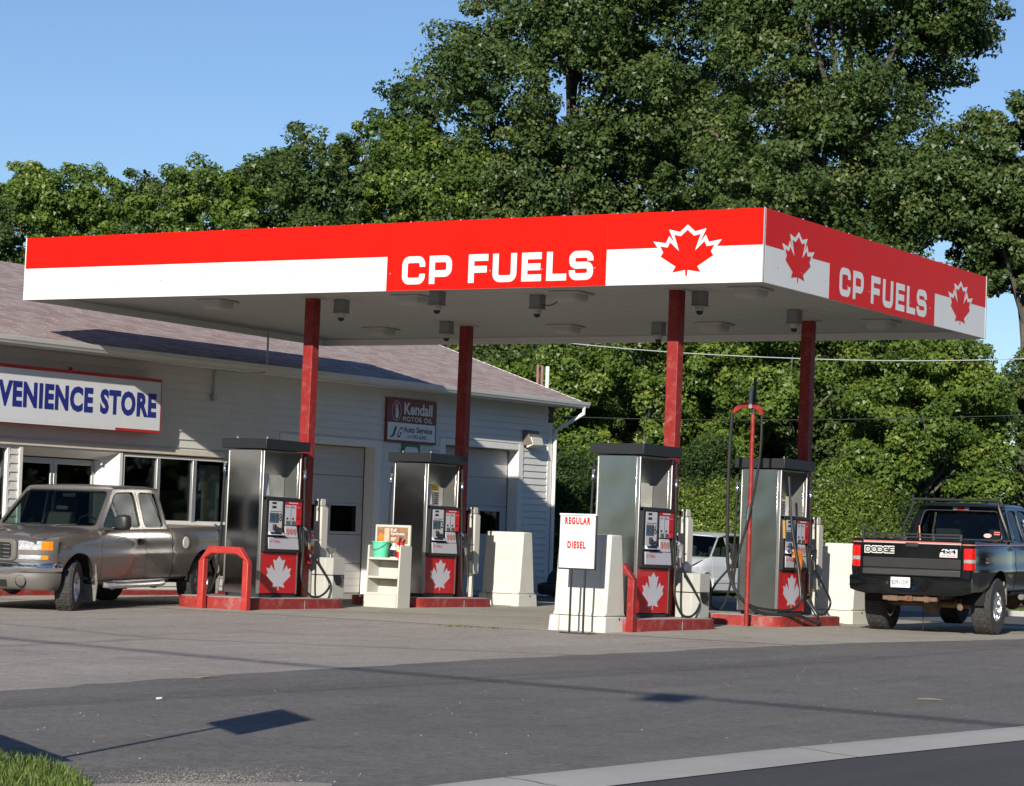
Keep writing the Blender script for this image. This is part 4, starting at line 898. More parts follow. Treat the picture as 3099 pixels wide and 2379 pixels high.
# oil display rack before pump 2
RX, RY = -7.80, 3.12; zr = gz(RY); O = (RX, RY, zr)
t = thing('display_rack', 'cream plastic oil display rack with two shelves beside pump 2', 'rack', O)
xa, xb, ya, yb_ = -.30, .31, 0, .34
for s_ in (xa, xb-.03):
    b = MB(); b.hexa([(s_, ya, 0), (s_+.03, ya, 0), (s_+.03, yb_, 0), (s_, yb_, 0)], [(s_, ya+.03, .95), (s_+.03, ya+.03, .95), (s_+.03, yb_, .95), (s_, yb_, .95)]); b.build('side_panel', m_cab, t, bevel=.006)
b = MB(); b.box(xa+.03, xb-.03, yb_-.02, yb_-.004, 0, .94); b.build('back_panel', m_cab, t, smooth=0)
b = MB(); b.hexa([(xa-.03, -.01, 0), (xb-.031, -.01, 0), (xb-.031, .03, 0), (xa-.03, .03, 0)], [(xa-.02, -.01, .19), (xb-.031, -.01, .19), (xb-.031, .03, .20), (xa-.02, .03, .20)]); b.build('front_kick', m_cab, t, bevel=.006)
for z in (.20, .45, .735):
    b = MB(); b.box(xa+.031, xb-.031, .012, yb_-.021, z, z+.012); b.box(xa+.031, xb-.031, .004, .02, z-.005, z+.03)
    b.build('shelf', m_cab, t, bevel=.003)
    if z > .3:
        b = MB()
        for q_ in range(14): b.hexa([(xa+.18+q_*.028, .16, z-.03), (xa+.19+q_*.028, .16, z-.03), (xa+.215+q_*.028, yb_-.05, z-.03), (xa+.205+q_*.028, yb_-.05, z-.03)], [(xa+.18+q_*.028, .16, z-.02), (xa+.19+q_*.028, .16, z-.02), (xa+.215+q_*.028, yb_-.05, z-.02), (xa+.205+q_*.028, yb_-.05, z-.02)])
        stuff(b.build('wire_grid', m_metal, t, smooth=0))
b = MB(); b.box(-.36, .29, .30, .34, .95, 1.27); pf = b.build('poster_frame', m_cab, t, bevel=.008)
b = MB(); b.box(-.32, .25, .292, .302, .985, 1.235); b.build('poster', mat('poster_brown', (.27, .15, .085), .4, var=.35, vscale=9), pf, smooth=0)
b = MB(); b.tube([(-.32+.03, .290, 1.10), (-.20, .290, 1.06), (-.15, .290, 1.01)], [.05, .06, .03], 8); b.v = [(x, .2905+(y-.29)*.02, z) for x, y, z in b.v]; b.build('poster_print', m_or, pf)
b = MB(); b.box(-.18, -.09, .2895, .291, 1.0, 1.22); b.build('poster_print', mat('poster_pale', (.55, .42, .32), .4, var=.2, vscale=12), pf, smooth=0)
for s_, z in (('Full', 1.165), ('Synthetic', 1.105)):
    b = MB(); add_text(b, s_, (-.06, .289, z), (1,0,0), (0,0,1), .10 if s_ == 'Full' else .26, .05, .02); b.build('lettering', m_white, pf, smooth=0, recalc=False)
b = MB(); b.box(-.06, .04, .2885, .2895, 1.06, 1.075); b.box(-.06, .01, .2885, .2895, 1.03, 1.045); b.build('ink_line', m_white, pf, smooth=0)
# things on the rack's top shelf
zt_ = zr+.755
o = thing('green_bucket', 'mint green plastic bucket on the rack top shelf', 'bucket', (RX-.12, RY+.12, zt_))
b = MB(); b.lathe([(0, 0), (.108, 0), (.112, .01), (.132, .235), (.142, .235), (.142, .255), (.130, .255), (.108, .02)], (0,0,0), n=24); b.build('pail', mat('mint_plastic', (.12, .60, .38), .4, var=.03), o)
b = MB(); b.tube(bez([(-.135, 0, .235), (-.10, -.12, .15), (.0, -.155, .13), (.09, -.12, .17), (.135, 0, .235)], 6), .004, 6); b.build('handle', m_iron, o)
o = thing('oil_bottle', 'white and black plastic oil bottle between bucket and extinguisher', 'bottle', (RX+.135, RY+.10, zt_))
b = MB(); b.loft([[(c[0], c[1], z) for c in rrect(-a, a, -d_, d_, d_*.6, 3)] for a, d_, z in ((.054, .035, 0), (.056, .036, .01), (.056, .036, .14), (.04, .03, .18), (.02, .02, .20), (.02, .02, .215))]); b.build('jug', m_grey, o)
b = MB(); b.loft([[(c[0], c[1], z) for c in rrect(-.057, .057, -.037, .037, .022, 3)] for z in (.025, .13)], cap=False); b.build('label', m_blk, o)
b = MB(); b.lathe([(.018, .215), (.018, .235), (0, .235)], (0,0,0), n=10); b.build('cap', m_white, o)
extinguisher('red fire extinguisher standing on the display rack', (RX+.235, RY+.12, zt_), .055, .29)
# ------------------------------------------------------------------ pickups
def paint(name, col, rough, metal, coat=1.0, flake=.06, dirt=None, damt=.25):
    m = mat(name, col, rough, metal, var=flake*.35, vscale=4, coat=coat, dirt=dirt, dscale=2.0, damt=damt); return m
m_tan = paint('pewter_paint', (.175, .157, .137), .32, .5, .7, dirt=(.28, .25, .21), damt=.25)
m_blackp = paint('black_paint', (.004, .005, .006), .14, 0, .1, dirt=(.03, .03, .028), damt=.2)
m_silverp = paint('silver_paint', (.68, .69, .71), .38, .05, .6)
m_bump = mat('bumper_grey', (.115, .107, .096), .55, var=.06)
m_lens = mat('clear_lens', (.75, .76, .78), .12, metal=.55, var=.35, vscale=22, coat=1)
m_amber = mat('amber_lens', (.85, .22, .01), .2, var=.15, vscale=25, coat=1)
m_redl = mat('red_lens', (.55, .008, .008), .15, var=.25, vscale=20, coat=1)
m_smoke = mat('smoke_lens', (.30, .27, .26), .15, var=.2, vscale=20, coat=1)
m_seat = mat('seat_fabric', (.055, .052, .05), .9, var=.1)
m_mud = mat('muddy_flap', (.16, .15, .135), .9, var=.35, vscale=12)

def quad_frame(C, inset, rad, n=5):
    """C: 4 corners (2-D, CCW); inset per edge; returns outer loop, inner loop (rounded), matching points"""
    Cv = [Vector(c) for c in C]; L = []
    for i in range(4):
        a, b = Cv[i], Cv[(i+1) % 4]; d = (b-a).normalized(); nrm = Vector((-d.y, d.x)); L.append((a+nrm*inset[i], d))
    I = []
    for i in range(4):
        p, d = L[i-1]; q, e = L[i]; den = d.x*e.y-d.y*e.x; t = ((q.x-p.x)*e.y-(q.y-p.y)*e.x)/den; I.append(p+d*t)
    out, inn = [], []
    for i in range(4):
        p = I[i]; a = (I[i-1]-p).normalized(); b = (I[(i+1) % 4]-p).normalized()
        for k in range(n):
            t = k/(n-1); s0 = p+a*rad; s2 = p+b*rad; inn.append((1-t)**2*s0+2*t*(1-t)*p+t*t*s2)
            out.append(Cv[i] + (a*(-.0) if True else 0))
    return out, inn

def wheel(parent, x, y, r, wd, rimr, steer, side, style, sc_block=1.0, mrim=None):
    """side = +1 left (outer face +y), parts: tyre > none, rim > spoke, hub cap"""
    e = bpy.data.objects.new('wheel', None); COL.objects.link(e); e.parent = parent; e.location = (x, y, r); e.rotation_euler = (0, 0, steer)
    h = wd/2; b = MB()
    prof = [(rimr, -h*.80), (rimr+.02, -h*.95), (r*.80, -h), (r*.93, -h*.96), (r*.975, -h*.80)]
    nt_ = 9; prof += [(r, -h*.78+h*1.56*i/(nt_-1)) for i in range(nt_)]
    prof += [(r*.975, h*.80), (r*.93, h*.96), (r*.80, h), (rimr+.02, h*.95), (rimr, h*.80)]
    def mod(i, j):
        if 5 <= i < 5+nt_:
            k = i-5
            if k in (2, 6): return -.013
            return -.014 if ((j+(k*2)) % 4) == 0 else 0
        if i in (4, 5+nt_) and (j % 4 < 2): return -.010
        return 0
    b.lathe(prof, (0,0,0), (0,1,0), 96, mod=mod); b.build('tyre', m_tyre, e, smooth=25)
    b = MB(); s = side; f = h*.78
    b.lathe([(rimr+.004, s*h*.86), (rimr-.012, s*h*.88), (rimr-.018, s*h*.70), (rimr-.03, s*h*.2), (rimr-.03, -s*h*.8), (rimr+.004, -s*h*.8)], (0,0,0), (0,1,0), 40)
    rm = b.build('rim', mrim or m_alloy, e)
    b = MB(); b.lathe([(0.001, s*h*.05), (rimr-.03, s*h*.05)], (0,0,0), (0,1,0), 32); b.build('brake_disc', m_iron, e)
    ns, w0, w1 = style
    for k in range(ns):
        a = 2*math.pi*k/ns; c, q = math.cos(a), math.sin(a); p = MB()
        def P(rr, t, yy): return (rr*c-t*q, s*yy, rr*q+t*c)
        p.hexa([P(.05, -w0, h*.40), P(.05, w0, h*.40), P(rimr-.015, w1, h*.55), P(rimr-.015, -w1, h*.55)], [P(.05, -w0*.8, h*.60), P(.05, w0*.8, h*.60), P(rimr-.015, w1*.8, h*.80), P(rimr-.015, -w1*.8, h*.80)])
        p.build('spoke', mrim or m_alloy, rm, bevel=.006)
    b = MB(); b.lathe([(.07, s*h*.5), (.065, s*h*.66), (.04, s*h*.74), (.001, s*h*.75)], (0,0,0), (0,1,0), 20); b.build('hub_cap', mrim or m_alloy, e)
    return e

def pickup(t, P, body, trim):
    wb, W, zlo, zb = P['wb'], P['W'], P['zlo'], P['belt']; zbed, zmid = P['bed'], P['mid']; xd0, xd1, xd2 = P['cuts']; R0 = P['arch']; rz_ = P['r']
    xr, xf = P['xr'], P['xf']
    def arch(x):
        z = -1
        for xa in (0, wb):
            d = abs(x-xa)
            if d < R0: z = max(z, rz_+.02+math.sqrt(max(R0*R0-d*d, 0))*P.get('af', 1.0))
            elif d < R0+.05 and P.get('lip'): z = max(z, -1)
        return z
    def arch_(x):
        return max(arch(x), P['nosecut']) if P.get('nosecut') and x > wb+R0-.01 else arch(x)
    def sec(x, ztop, w):
        H = [(w-.16, zlo-.04), (w-.055, zlo), (w-.018, zlo+.10), (w, zmid-.06), (w+.004, zmid), (w-.016, zmid+.035), (w-.008, zmid+.14), (w-.022, ztop-.13), (w-.05, ztop-.05), (w-.085, ztop-.008), (w-.13, ztop)]
        if P.get('bulge'):
            for xa in (0, wb):
                k = max(0, 1-(abs(x-xa)/(R0+.30))**2)
                H = [(a+.05*k*(1 if zlo < z < ztop-.02 else .3), z) for a, z in H]
        za = arch_(x)
        if za > 0:
            o = []
            for i, (a, z) in enumerate(H):
                if z < za:
                    j = next((q for q in range(i, len(H)) if H[q][1] >= za), len(H)-1); y1, z1 = H[j]; y0, z0 = H[j-1]
                    tt = (za-z0)/max(z1-z0, 1e-6); o.append((y0+(y1-y0)*tt, za))
                else: o.append((a, z))
            H = o
        return H
    def stations(a, b_):
        xs = set(np.round(np.linspace(a, b_, max(3, int(abs(b_-a)/.12)+1)), 4))
        for xa in (0, wb):
            for k in range(41):
                q = xa-R0+2*R0*k/40; q = xa+R0*math.sin((k-20)/20*math.pi/2)
                if a < q < b_: xs.add(round(q, 4))
        return sorted(xs)
    def panel(name, xa, xb, ztf, wf, s, par=t, solid=.02):
        secs = []
        for x in stations(xa, xb):
            secs.append([(x, s*a, z) for a, z in sec(x, ztf(x), wf(x))])
        b = MB(); b.loft(secs, closed=False, cap=False)
        o = b.build(name, body, par, recalc=False, smooth=0)
        bm = bmesh.new(); bm.from_mesh(o.data); bmesh.ops.remove_doubles(bm, verts=bm.verts, dist=.0015); bmesh.ops.dissolve_degenerate(bm, dist=.0005, edges=bm.edges)
        bmesh.ops.recalc_face_normals(bm, faces=bm.faces)
        out = sum(f.normal.y*s*f.calc_area() for f in bm.faces)
        if out < 0: bmesh.ops.reverse_faces(bm, faces=bm.faces)
        bm.to_mesh(o.data); bm.free(); o.data.shade_smooth(); o.data.set_sharp_from_angle(angle=R(40))
        md = o.modifiers.new('solid', 'SOLIDIFY'); md.thickness = solid; md.offset = -1; es = o.modifiers.new('split', 'EDGE_SPLIT'); es.split_angle = R(45)
        return o
    g = .006; zh0, zh1 = P['hood']
    hz = lambda x: zh0+(zh1-zh0)*min(1, max(0, (x-xd0)/(xf-.12-xd0)))**1.6
    fwid = lambda x: W-.075*max(0, (x-wb)/(xf-wb))**2.2
    cst = lambda v: (lambda x: v)
    for s in (1, -1):
        fd = panel('fender', xd0+g, P.get('fend', xf-.10), hz, fwid, s)
        d1 = panel('door', xd1+g, xd0-g, cst(zb), cst(W), s); d2 = panel('rear_door', xd2+g+.008, xd1-g, cst(zb), cst(W), s)
        bs = panel('bed_side', xr+.02, xd2-g-.008, cst(zbed), (lambda x: W-.02*max(0, (-.6-x)/.6)), s)
        b = MB(); y = s*(W+.004); hx = xd1+.20; zz_ = zmid+.17
        b.hexa([(hx-.13, y-s*.02, zz_-.045), (hx+.03, y-s*.02, zz_-.045), (hx+.03, y+s*.004, zz_-.045), (hx-.13, y+s*.004, zz_-.045)], [(hx-.13, y-s*.02, zz_+.045), (hx+.03, y-s*.02, zz_+.045), (hx+.03, y+s*.004, zz_+.045), (hx-.13, y+s*.004, zz_+.045)])
        b.box(hx-.11, hx+.01, min(y, y+s*.018), max(y, y+s*.018), zz_-.012, zz_+.03); b.build('handle', P.get('handle', m_black), d1, bevel=.012)
        # wheel well liners
        for xa in (0, wb):
            b = MB(); n_ = 18; rr = R0+.004
            ring = lambda yy: [(xa+rr*math.cos(math.pi*k/n_), yy, rz_+.02+rr*math.sin(math.pi*k/n_)*P.get('af', 1)) for k in range(n_+1)]
            b.loft([ring(s*(W-.035)), ring(s*(W-.45))], closed=False, cap=False)
            b.add([(xa+rr*math.cos(math.pi*k/n_), s*(W-.45), rz_+.02+rr*math.sin(math.pi*k/n_)) for k in range(n_+1)], [list(range(n_+1))]); b.build('wheel_well', m_dark, t, smooth=0)
        b = MB(); b.tube([(xa_[0], s*(W-.085), xa_[1]) for xa_ in ((wb+R0-.02, .30),(wb+R0-.02,.3))] if False else [(xd2, s*(W-.10), zlo-.035), (xd0, s*(W-.10), zlo-.035)], .03, 6); b.build('rocker', m_black, t)
    # hood and cowl
    b = MB(); secs = []
    for x in np.linspace(xd0+.02, xf-.10, 12):
        w_ = fwid(x)-.135; z = hz(x); k = (x-xd0)/(xf-.1-xd0)
        secs.append([(x, -w_, z+.002), (x, -w_*.93, z+.018), (x, -w_*.70, z+.026+.02*(1-k)), (x, -w_*.35, z+.052), (x, 0, z+.055), (x, w_*.35, z+.052), (x, w_*.70, z+.026+.02*(1-k)), (x, w_*.93, z+.018), (x, w_, z+.002)])
    z = hz(xf-.1); w_ = fwid(xf-.1)-.135
    secs.append([(xf-.055, -w_*.98, z-.05)]+[(xf-.05, a*w_, z-.02+.03*(1-a*a)) for a in (-.93, -.7, -.35, 0, .35, .7, .93)]+[(xf-.055, w_*.98, z-.05)])
    b.loft(secs, closed=False, cap=False); o = b.build('hood', body, t, smooth=40, solid=.02)
    # core so that gaps look dark
    b = MB(); b.box(xr+.05, xf-.15, -W+.22, W-.22, zlo-.02, zb-.18); b.box(xd2+.05, xd0, -W+.06, W-.06, zlo, zb-.10); b.box(wb-.1, xf-.12, -W+.35, W-.35, zlo, zh1-.02); b.build('inner_body', m_dark, t, smooth=0)
    b = MB(); b.box(xr+.1, xf-.3, -.48, -.38, zlo-.12, zlo+.02); b.box(xr+.1, xf-.3, .38, .48, zlo-.12, zlo+.02)
    for xa in (0, wb): b.tube([(xa, -W+.2, rz_), (xa, W-.2, rz_)], .05, 8); b.lathe([(.0, -.16), (.12, -.12), (.16, 0), (.12, .12), (0, .16)], (xa, .05 if xa == 0 else -.15, rz_), (1,0,0), 12)
    for s in (1, -1): b.hexa([(-.65, s*.42-.03, rz_+.1), (.65, s*.42-.03, rz_+.12), (.65, s*.42+.03, rz_+.12), (-.65, s*.42+.03, rz_+.1)], [(-.65, s*.42-.03, rz_+.14), (.65, s*.42-.03, rz_+.16), (.65, s*.42+.03, rz_+.16), (-.65, s*.42+.03, rz_+.14)])
    b.build('chassis', P.get('chassis', m_iron), t)
    # bed: floor, front wall, tailgate
    b = MB(); b.box(xr+.06, xd2-.06, -W+.16, W-.16, zlo+.20, zlo+.24); b.box(xd2-.06, xd2-.02, -W+.10, W-.10, zlo+.2, zbed-.02)
    for s in (1, -1): b.box(xr+.06, xd2-.06, min(s*(W-.17), s*(W-.14)), max(s*(W-.17), s*(W-.14)), zlo+.2, zbed-.01)
    b.build('bed_liner', m_black, t, smooth=0)
    b = MB(); tw = W-.20
    b.loft([[(xr-.0, y, z) for y, z in ((-tw, P['tg0']), (tw, P['tg0']), (tw, zbed-.02), (-tw, zbed-.02))], [(xr+.045, y, z) for y, z in ((-tw, P['tg0']), (tw, P['tg0']), (tw, zbed), (-tw, zbed))]])
    tg = b.build('tailgate', body, t, bevel=.012)
    for s in (1, -1):                                       # bed corner posts
        b = MB(); ya, yc = s*(tw+.008), s*(W-.025)
        b.loft([[(xr-.005, ya, z), (xr-.012, s*(W-.10), z), (xr+.015, s*(W-.045), z), (xr+.06, yc+s*.01, z), (xr+.06, ya, z)] for z in (P['tg0']-.06, zmid, zbed-.12, zbed-.03, zbed)]); b.build('bed_corner', body, t, smooth=50)
    # greenhouse
    zr, yr, yb = P['roof'], P['yr'], W-.085; xw0, xw1 = xd0+.02, P['ws_top']; xb0, xb1 = xd2+.05, P['bk_top']; xbp = xd1-.02
    ymap = lambda z: yb-(z-zb)*(yb-yr)/(zr-zb)
    for s in (1, -1):
        for nm_, C, ins, gm in (('door_frame', [(xbp+.01, zb-.005), (xw0, zb-.005), (xw1+.02, zr), (xbp+.07, zr+.012)], (.03, .075, .055, .06), P['glass']),
                                ('rear_door_frame', [(xb0, zb-.005), (xbp+.0, zb-.005), (xbp+.06, zr+.012), (xb1, zr)], (.03, .06, .06, .10), P.get('glass2', P['glass']))):
            out, inn = quad_frame(C, ins, .08); k = len(out); b = MB()
            f3 = lambda p, d=0: (p.x, s*(ymap(p.y)+d), p.y)
            b.add([f3(p) for p in out]+[f3(p) for p in inn], [(i, (i+1) % k, k+(i+1) % k, k+i) for i in range(k)])
            o = b.build(nm_, body, t, smooth=40, recalc=False)
            bm = bmesh.new(); bm.from_mesh(o.data); bmesh.ops.remove_doubles(bm, verts=bm.verts, dist=.001)
            if sum(f.normal.y*s for f in bm.faces) < 0: bmesh.ops.reverse_faces(bm, faces=bm.faces)
            bm.to_mesh(o.data); bm.free(); md = o.modifiers.new('solid', 'SOLIDIFY'); md.thickness = .035; md.offset = -1; es = o.modifiers.new('split', 'EDGE_SPLIT'); es.split_angle = R(45)
            b = MB(); b.add([f3(p, -.014) for p in inn], [list(range(k))]); b.build('side_glass', gm, o, smooth=0, outdir=(0, s, .3))
            b = MB(); b.tube([f3(p, .001) for p in inn], .007, 6, closed=True); b.build('window_seal', m_black, o)
    def cross(name, x0, x1, z0, z1, y0, y1, bulge, ins, gm, gname, out_s):
        C = [(-y0, 0), (y0, 0), (y1, 1), (-y1, 1)]
        H = math.hypot(x1-x0, z1-z0); C2 = [(a, c*H) for a, c in C]; out, inn = quad_frame(C2, ins, .07, 6); k = len(out)
        def dens(L):                                        # extra points so the pane can bulge
            o = []
            for i in range(len(L)):
                a, c = L[i], L[(i+1) % len(L)]; m_ = 1 if i % 6 != 5 else 8
                for q in range(m_): o.append(a+(c-a)*(q/m_))
            return o
        out, inn = dens(out), dens(inn); k = len(out)
        f3 = lambda p, d=0: (x0+(x1-x0)*p.y/H+out_s*(bulge*(1-(p.x/y0)**2)+d), p.x, z0+(z1-z0)*p.y/H)
        b = MB(); b.add([f3(p) for p in out]+[f3(p) for p in inn], [(i, (i+1) % k, k+(i+1) % k, k+i) for i in range(k)]); o = b.build(name, body, t, smooth=40, recalc=False)
        bm = bmesh.new(); bm.from_mesh(o.data); bmesh.ops.remove_doubles(bm, verts=bm.verts, dist=.001)
        if sum(f.normal.x*out_s for f in bm.faces) < 0: bmesh.ops.reverse_faces(bm, faces=bm.faces)
        bm.to_mesh(o.data); bm.free(); md = o.modifiers.new('solid', 'SOLIDIFY'); md.thickness = .03; md.offset = -1; es = o.modifiers.new('split', 'EDGE_SPLIT'); es.split_angle = R(45)
        b = MB(); nx = 12
        ymn = lambda v: y0+(y1-y0)*v
        rows = [[f3(Vector((a*(ymn(v)-.05), v*H)), -.012) for a in np.linspace(-1, 1, nx)] for v in (.03, .5, .97)]
        b.loft(rows, closed=False, cap=False); b.build(gname, gm, t, smooth=60, outdir=(out_s, 0, .3))
        b = MB(); b.tube([f3(p, .001) for p in inn], .010, 6, closed=True); b.build('window_seal', m_black, o)
        return f3, H
    fws, Hw = cross('windshield_frame', xw0, xw1, zb-.005, zr, yb, yr, .09, (.07, .065, .05, .065), P['glass'], 'windshield', 1)
    fbk, Hb = cross('cab_back', xb0, xb1, zb-.30, zr, yb, yr, .03, (.33, .10, .07, .10), P.get('glassb', P['glass']), 'rear_window', -1)
    secs = []
    for x, dz in [(xb1-.03, -.0), (xb1+.02, .03), (xb1+.15, .045), ((xb1+xw1)/2, .055), (xw1-.15, .045), (xw1, .03), (xw1+.10, .0)]:
        q = [(yr+.005, 0), (yr-.03, dz*.55), (yr-.12, dz*.85), (yr*.4, dz*1.0), (0, dz*1.05)]
        bl_ = .09 if x > xw1 else (.09 if x == xw1 else 0)
        secs.append([(x+(.09*(1-(a/yr)**2) if x >= xw1 else (-.03*(1-(a/yr)**2) if x < xb1 else 0)), a, zr+c+.004) for a, c in q]+[(x+(.09*(1-(a/yr)**2) if x >= xw1 else (-.03*(1-(a/yr)**2) if x < xb1 else 0)), -a, zr+c+.004) for a, c in q[::-1][1:]])
    secs[-1] = [(x-.09, y, z-.012) for x, y, z in secs[-1]]
    b = MB(); b.loft(secs, closed=False, cap=False); o = b.build('roof', body, t, smooth=50, solid=.02)
    # interior
    b = MB(); b.box(xb0+.1, xw0-.1, -yb+.1, yb-.1, zb-.32, zb-.28); b.build('cabin_floor', m_dark, t, smooth=0)
    for s in (1, -1):
        b = MB(); sx = xd1+.25; b.hexa([(sx, s*.22, zb-.3), (sx+.18, s*.22, zb-.3), (sx+.18, s*.66, zb-.3), (sx, s*.66, zb-.3)], [(sx-.12, s*.24, zb+.22), (sx, s*.24, zb+.22), (sx, s*.64, zb+.22), (sx-.12, s*.64, zb+.22)])
        b.hexa([(sx-.14, s*.33, zb+.25), (sx-.04, s*.33, zb+.25), (sx-.04, s*.55, zb+.25), (sx-.14, s*.55, zb+.25)], [(sx-.17, s*.34, zb+.42), (sx-.09, s*.34, zb+.42), (sx-.09, s*.54, zb+.42), (sx-.17, s*.54, zb+.42)]); b.build('seat', m_seat, t, bevel=.03)
    b = MB(); b.hexa([(xw0-.42, -yb+.12, zb-.28), (xw0-.02, -yb+.12, zb-.28), (xw0-.02, yb-.12, zb-.28), (xw0-.42, yb-.12, zb-.28)], [(xw0-.36, -yb+.14, zb+.05), (xw0-.06, -yb+.14, zb+.0), (xw0-.06, yb-.14, zb+.0), (xw0-.36, yb-.14, zb+.05)]); b.build('dashboard', m_seat, t, bevel=.03)
    b = MB(); b.tube([(xw0-.52+.07*math.sin(2*math.pi*k/20), .42+.19*math.cos(2*math.pi*k/20), zb+.02+.17*math.sin(2*math.pi*k/20)) for k in range(20)], .014, 6, closed=True); b.build('steering_wheel', m_black, t)
    b = MB(); b.box(xw1+.02, xw1+.05, -.11, .11, zr-.14, zr-.075); b.build('rear_view_mirror', m_black, t, bevel=.01)
    for y0 in (-.62, -.02):                                # wipers
        b = MB(); p0 = fws(Vector((y0+.15, .03)), .02); p1 = fws(Vector((y0-.08, .12)), .02); p2 = fws(Vector((y0+.5, .10)), .02) 
        b.tube([fws(Vector((y0, .0)), .03), fws(Vector((y0+.30, .085)), .03)], .009, 5); b.tube([fws(Vector((y0+.02, .07)), .025), fws(Vector((y0+.55, .10)), .025)], .007, 5); b.build('wiper', m_black, t)
    for s in (1, -1):                                      # door mirrors
        b = MB(); x = xw0-.28; y = W+.05; secs = []
        for k, (dy, sx, sz) in enumerate(((-.02, .05, .06), (.04, .085, .10), (.12, .10, .115), (.20, .09, .105), (.24, .05, .07))):
            secs.append([(x+a*sx/.1*.9-.0, s*(y+dy), zb+.11+c*sz/.1) for a, c in rrect(-.1, .1, -.1, .1, .045, 3)])
        b.loft(secs); b.box(x-.05, x+.10, min(s*(W-.10), s*(y+.03)), max(s*(W-.10), s*(y+.03)), zb-.01, zb+.03); b.build('door_mirror', m_black, t, smooth=50)
    for x, st_ in ((0, 0), (wb, P.get('steer', 0))):
        for s in (1, -1): wheel(t, x, s*(W-P['tw']/2-.03+P.get('track', 0)), P['r'], P['tw'], P['rim'], st_, s, P['style'], mrim=P.get('mrim'))
    return dict(fws=fws, fbk=fbk, Hb=Hb, tg=tg)

# ---- pewter pickup in front of the store (faces the camera's left)
t = thing('pickup_truck', 'pewter tan extended cab pickup parked before the convenience store', 'pickup', (-9.872, .143, -.0), (0, .030, R(-81.3)), scale=.918)
PG = dict(wb=3.645, W=.985, zlo=.47, belt=1.22, bed=1.24, mid=.86, cuts=(3.03, 1.78, .99), arch=.475, r=.39, xr=-1.12, xf=4.56, hood=(1.20, 1.075), tg0=.62, roof=1.815, yr=.755, ws_top=2.42, bk_top=1.16,
          glass=m_glassc, glass2=m_glasst, glassb=m_glasst, tw=.265, rim=.215, style=(6, .045, .05), steer=R(20), track=-.01, nosecut=.755, fend=4.30)
pickup(t, PG, m_tan, m_bump)
xf = 4.56
# nose
NC = [(4.535, 0), (4.53, .35), (4.515, .55), (4.48, .72), (4.43, .83), (4.37, .905), (4.29, .952), (4.20, .968)]
def ncurve(y): return float(np.interp(y, [p[1] for p in NC], [p[0] for p in NC]))
b = MB(); b.loft([[(x-.02, s*y, .745), (x, s*y, .76), (x+.006, s*y, .90), (x-.008, s*y, 1.06), (x-.05, s*y*.985, 1.082)] for s, (x, y) in [(-1, p) for p in NC[::-1]]+[(1, p) for p in NC[1:]]], closed=False, cap=False); b.build('nose_panel', m_bump, t, smooth=50, solid=.02, outdir=(1,0,0))
b = MB(); b.loft([[(xf-.06+dx, y*k_, .925+(z-.925)*k_) for y, z in rrect(-.50, .50, .77, 1.085, .08, 5)] for dx, k_ in ((-.1, 1.0), (.05, 1.0), (.07, .96))]); gr = b.build('grille_surround', m_bump, t, bevel=.006)
b = MB(); b.prism(rrect(-.42, .42, .80, 1.03, .05, 5), (xf+.0112, 0, 0), (0,1,0), (0,0,1), (1,0,0), .002); b.build('grille_recess', m_dark, gr, smooth=0)
for z in (.83, .885, .94, .995):
    b = MB(); b.box(xf+.0, xf+.022, -.41, .41, z-.010, z+.010); b.build('grille_bar', m_iron, gr, bevel=.004)
    for s in (1, -1):
        b = MB(); b.box(xf+.012, xf+.026, min(s*.30, s*.40), max(s*.30, s*.40), z-.008, z+.009); b.build('bright_tip', m_chrome, gr, bevel=.003)
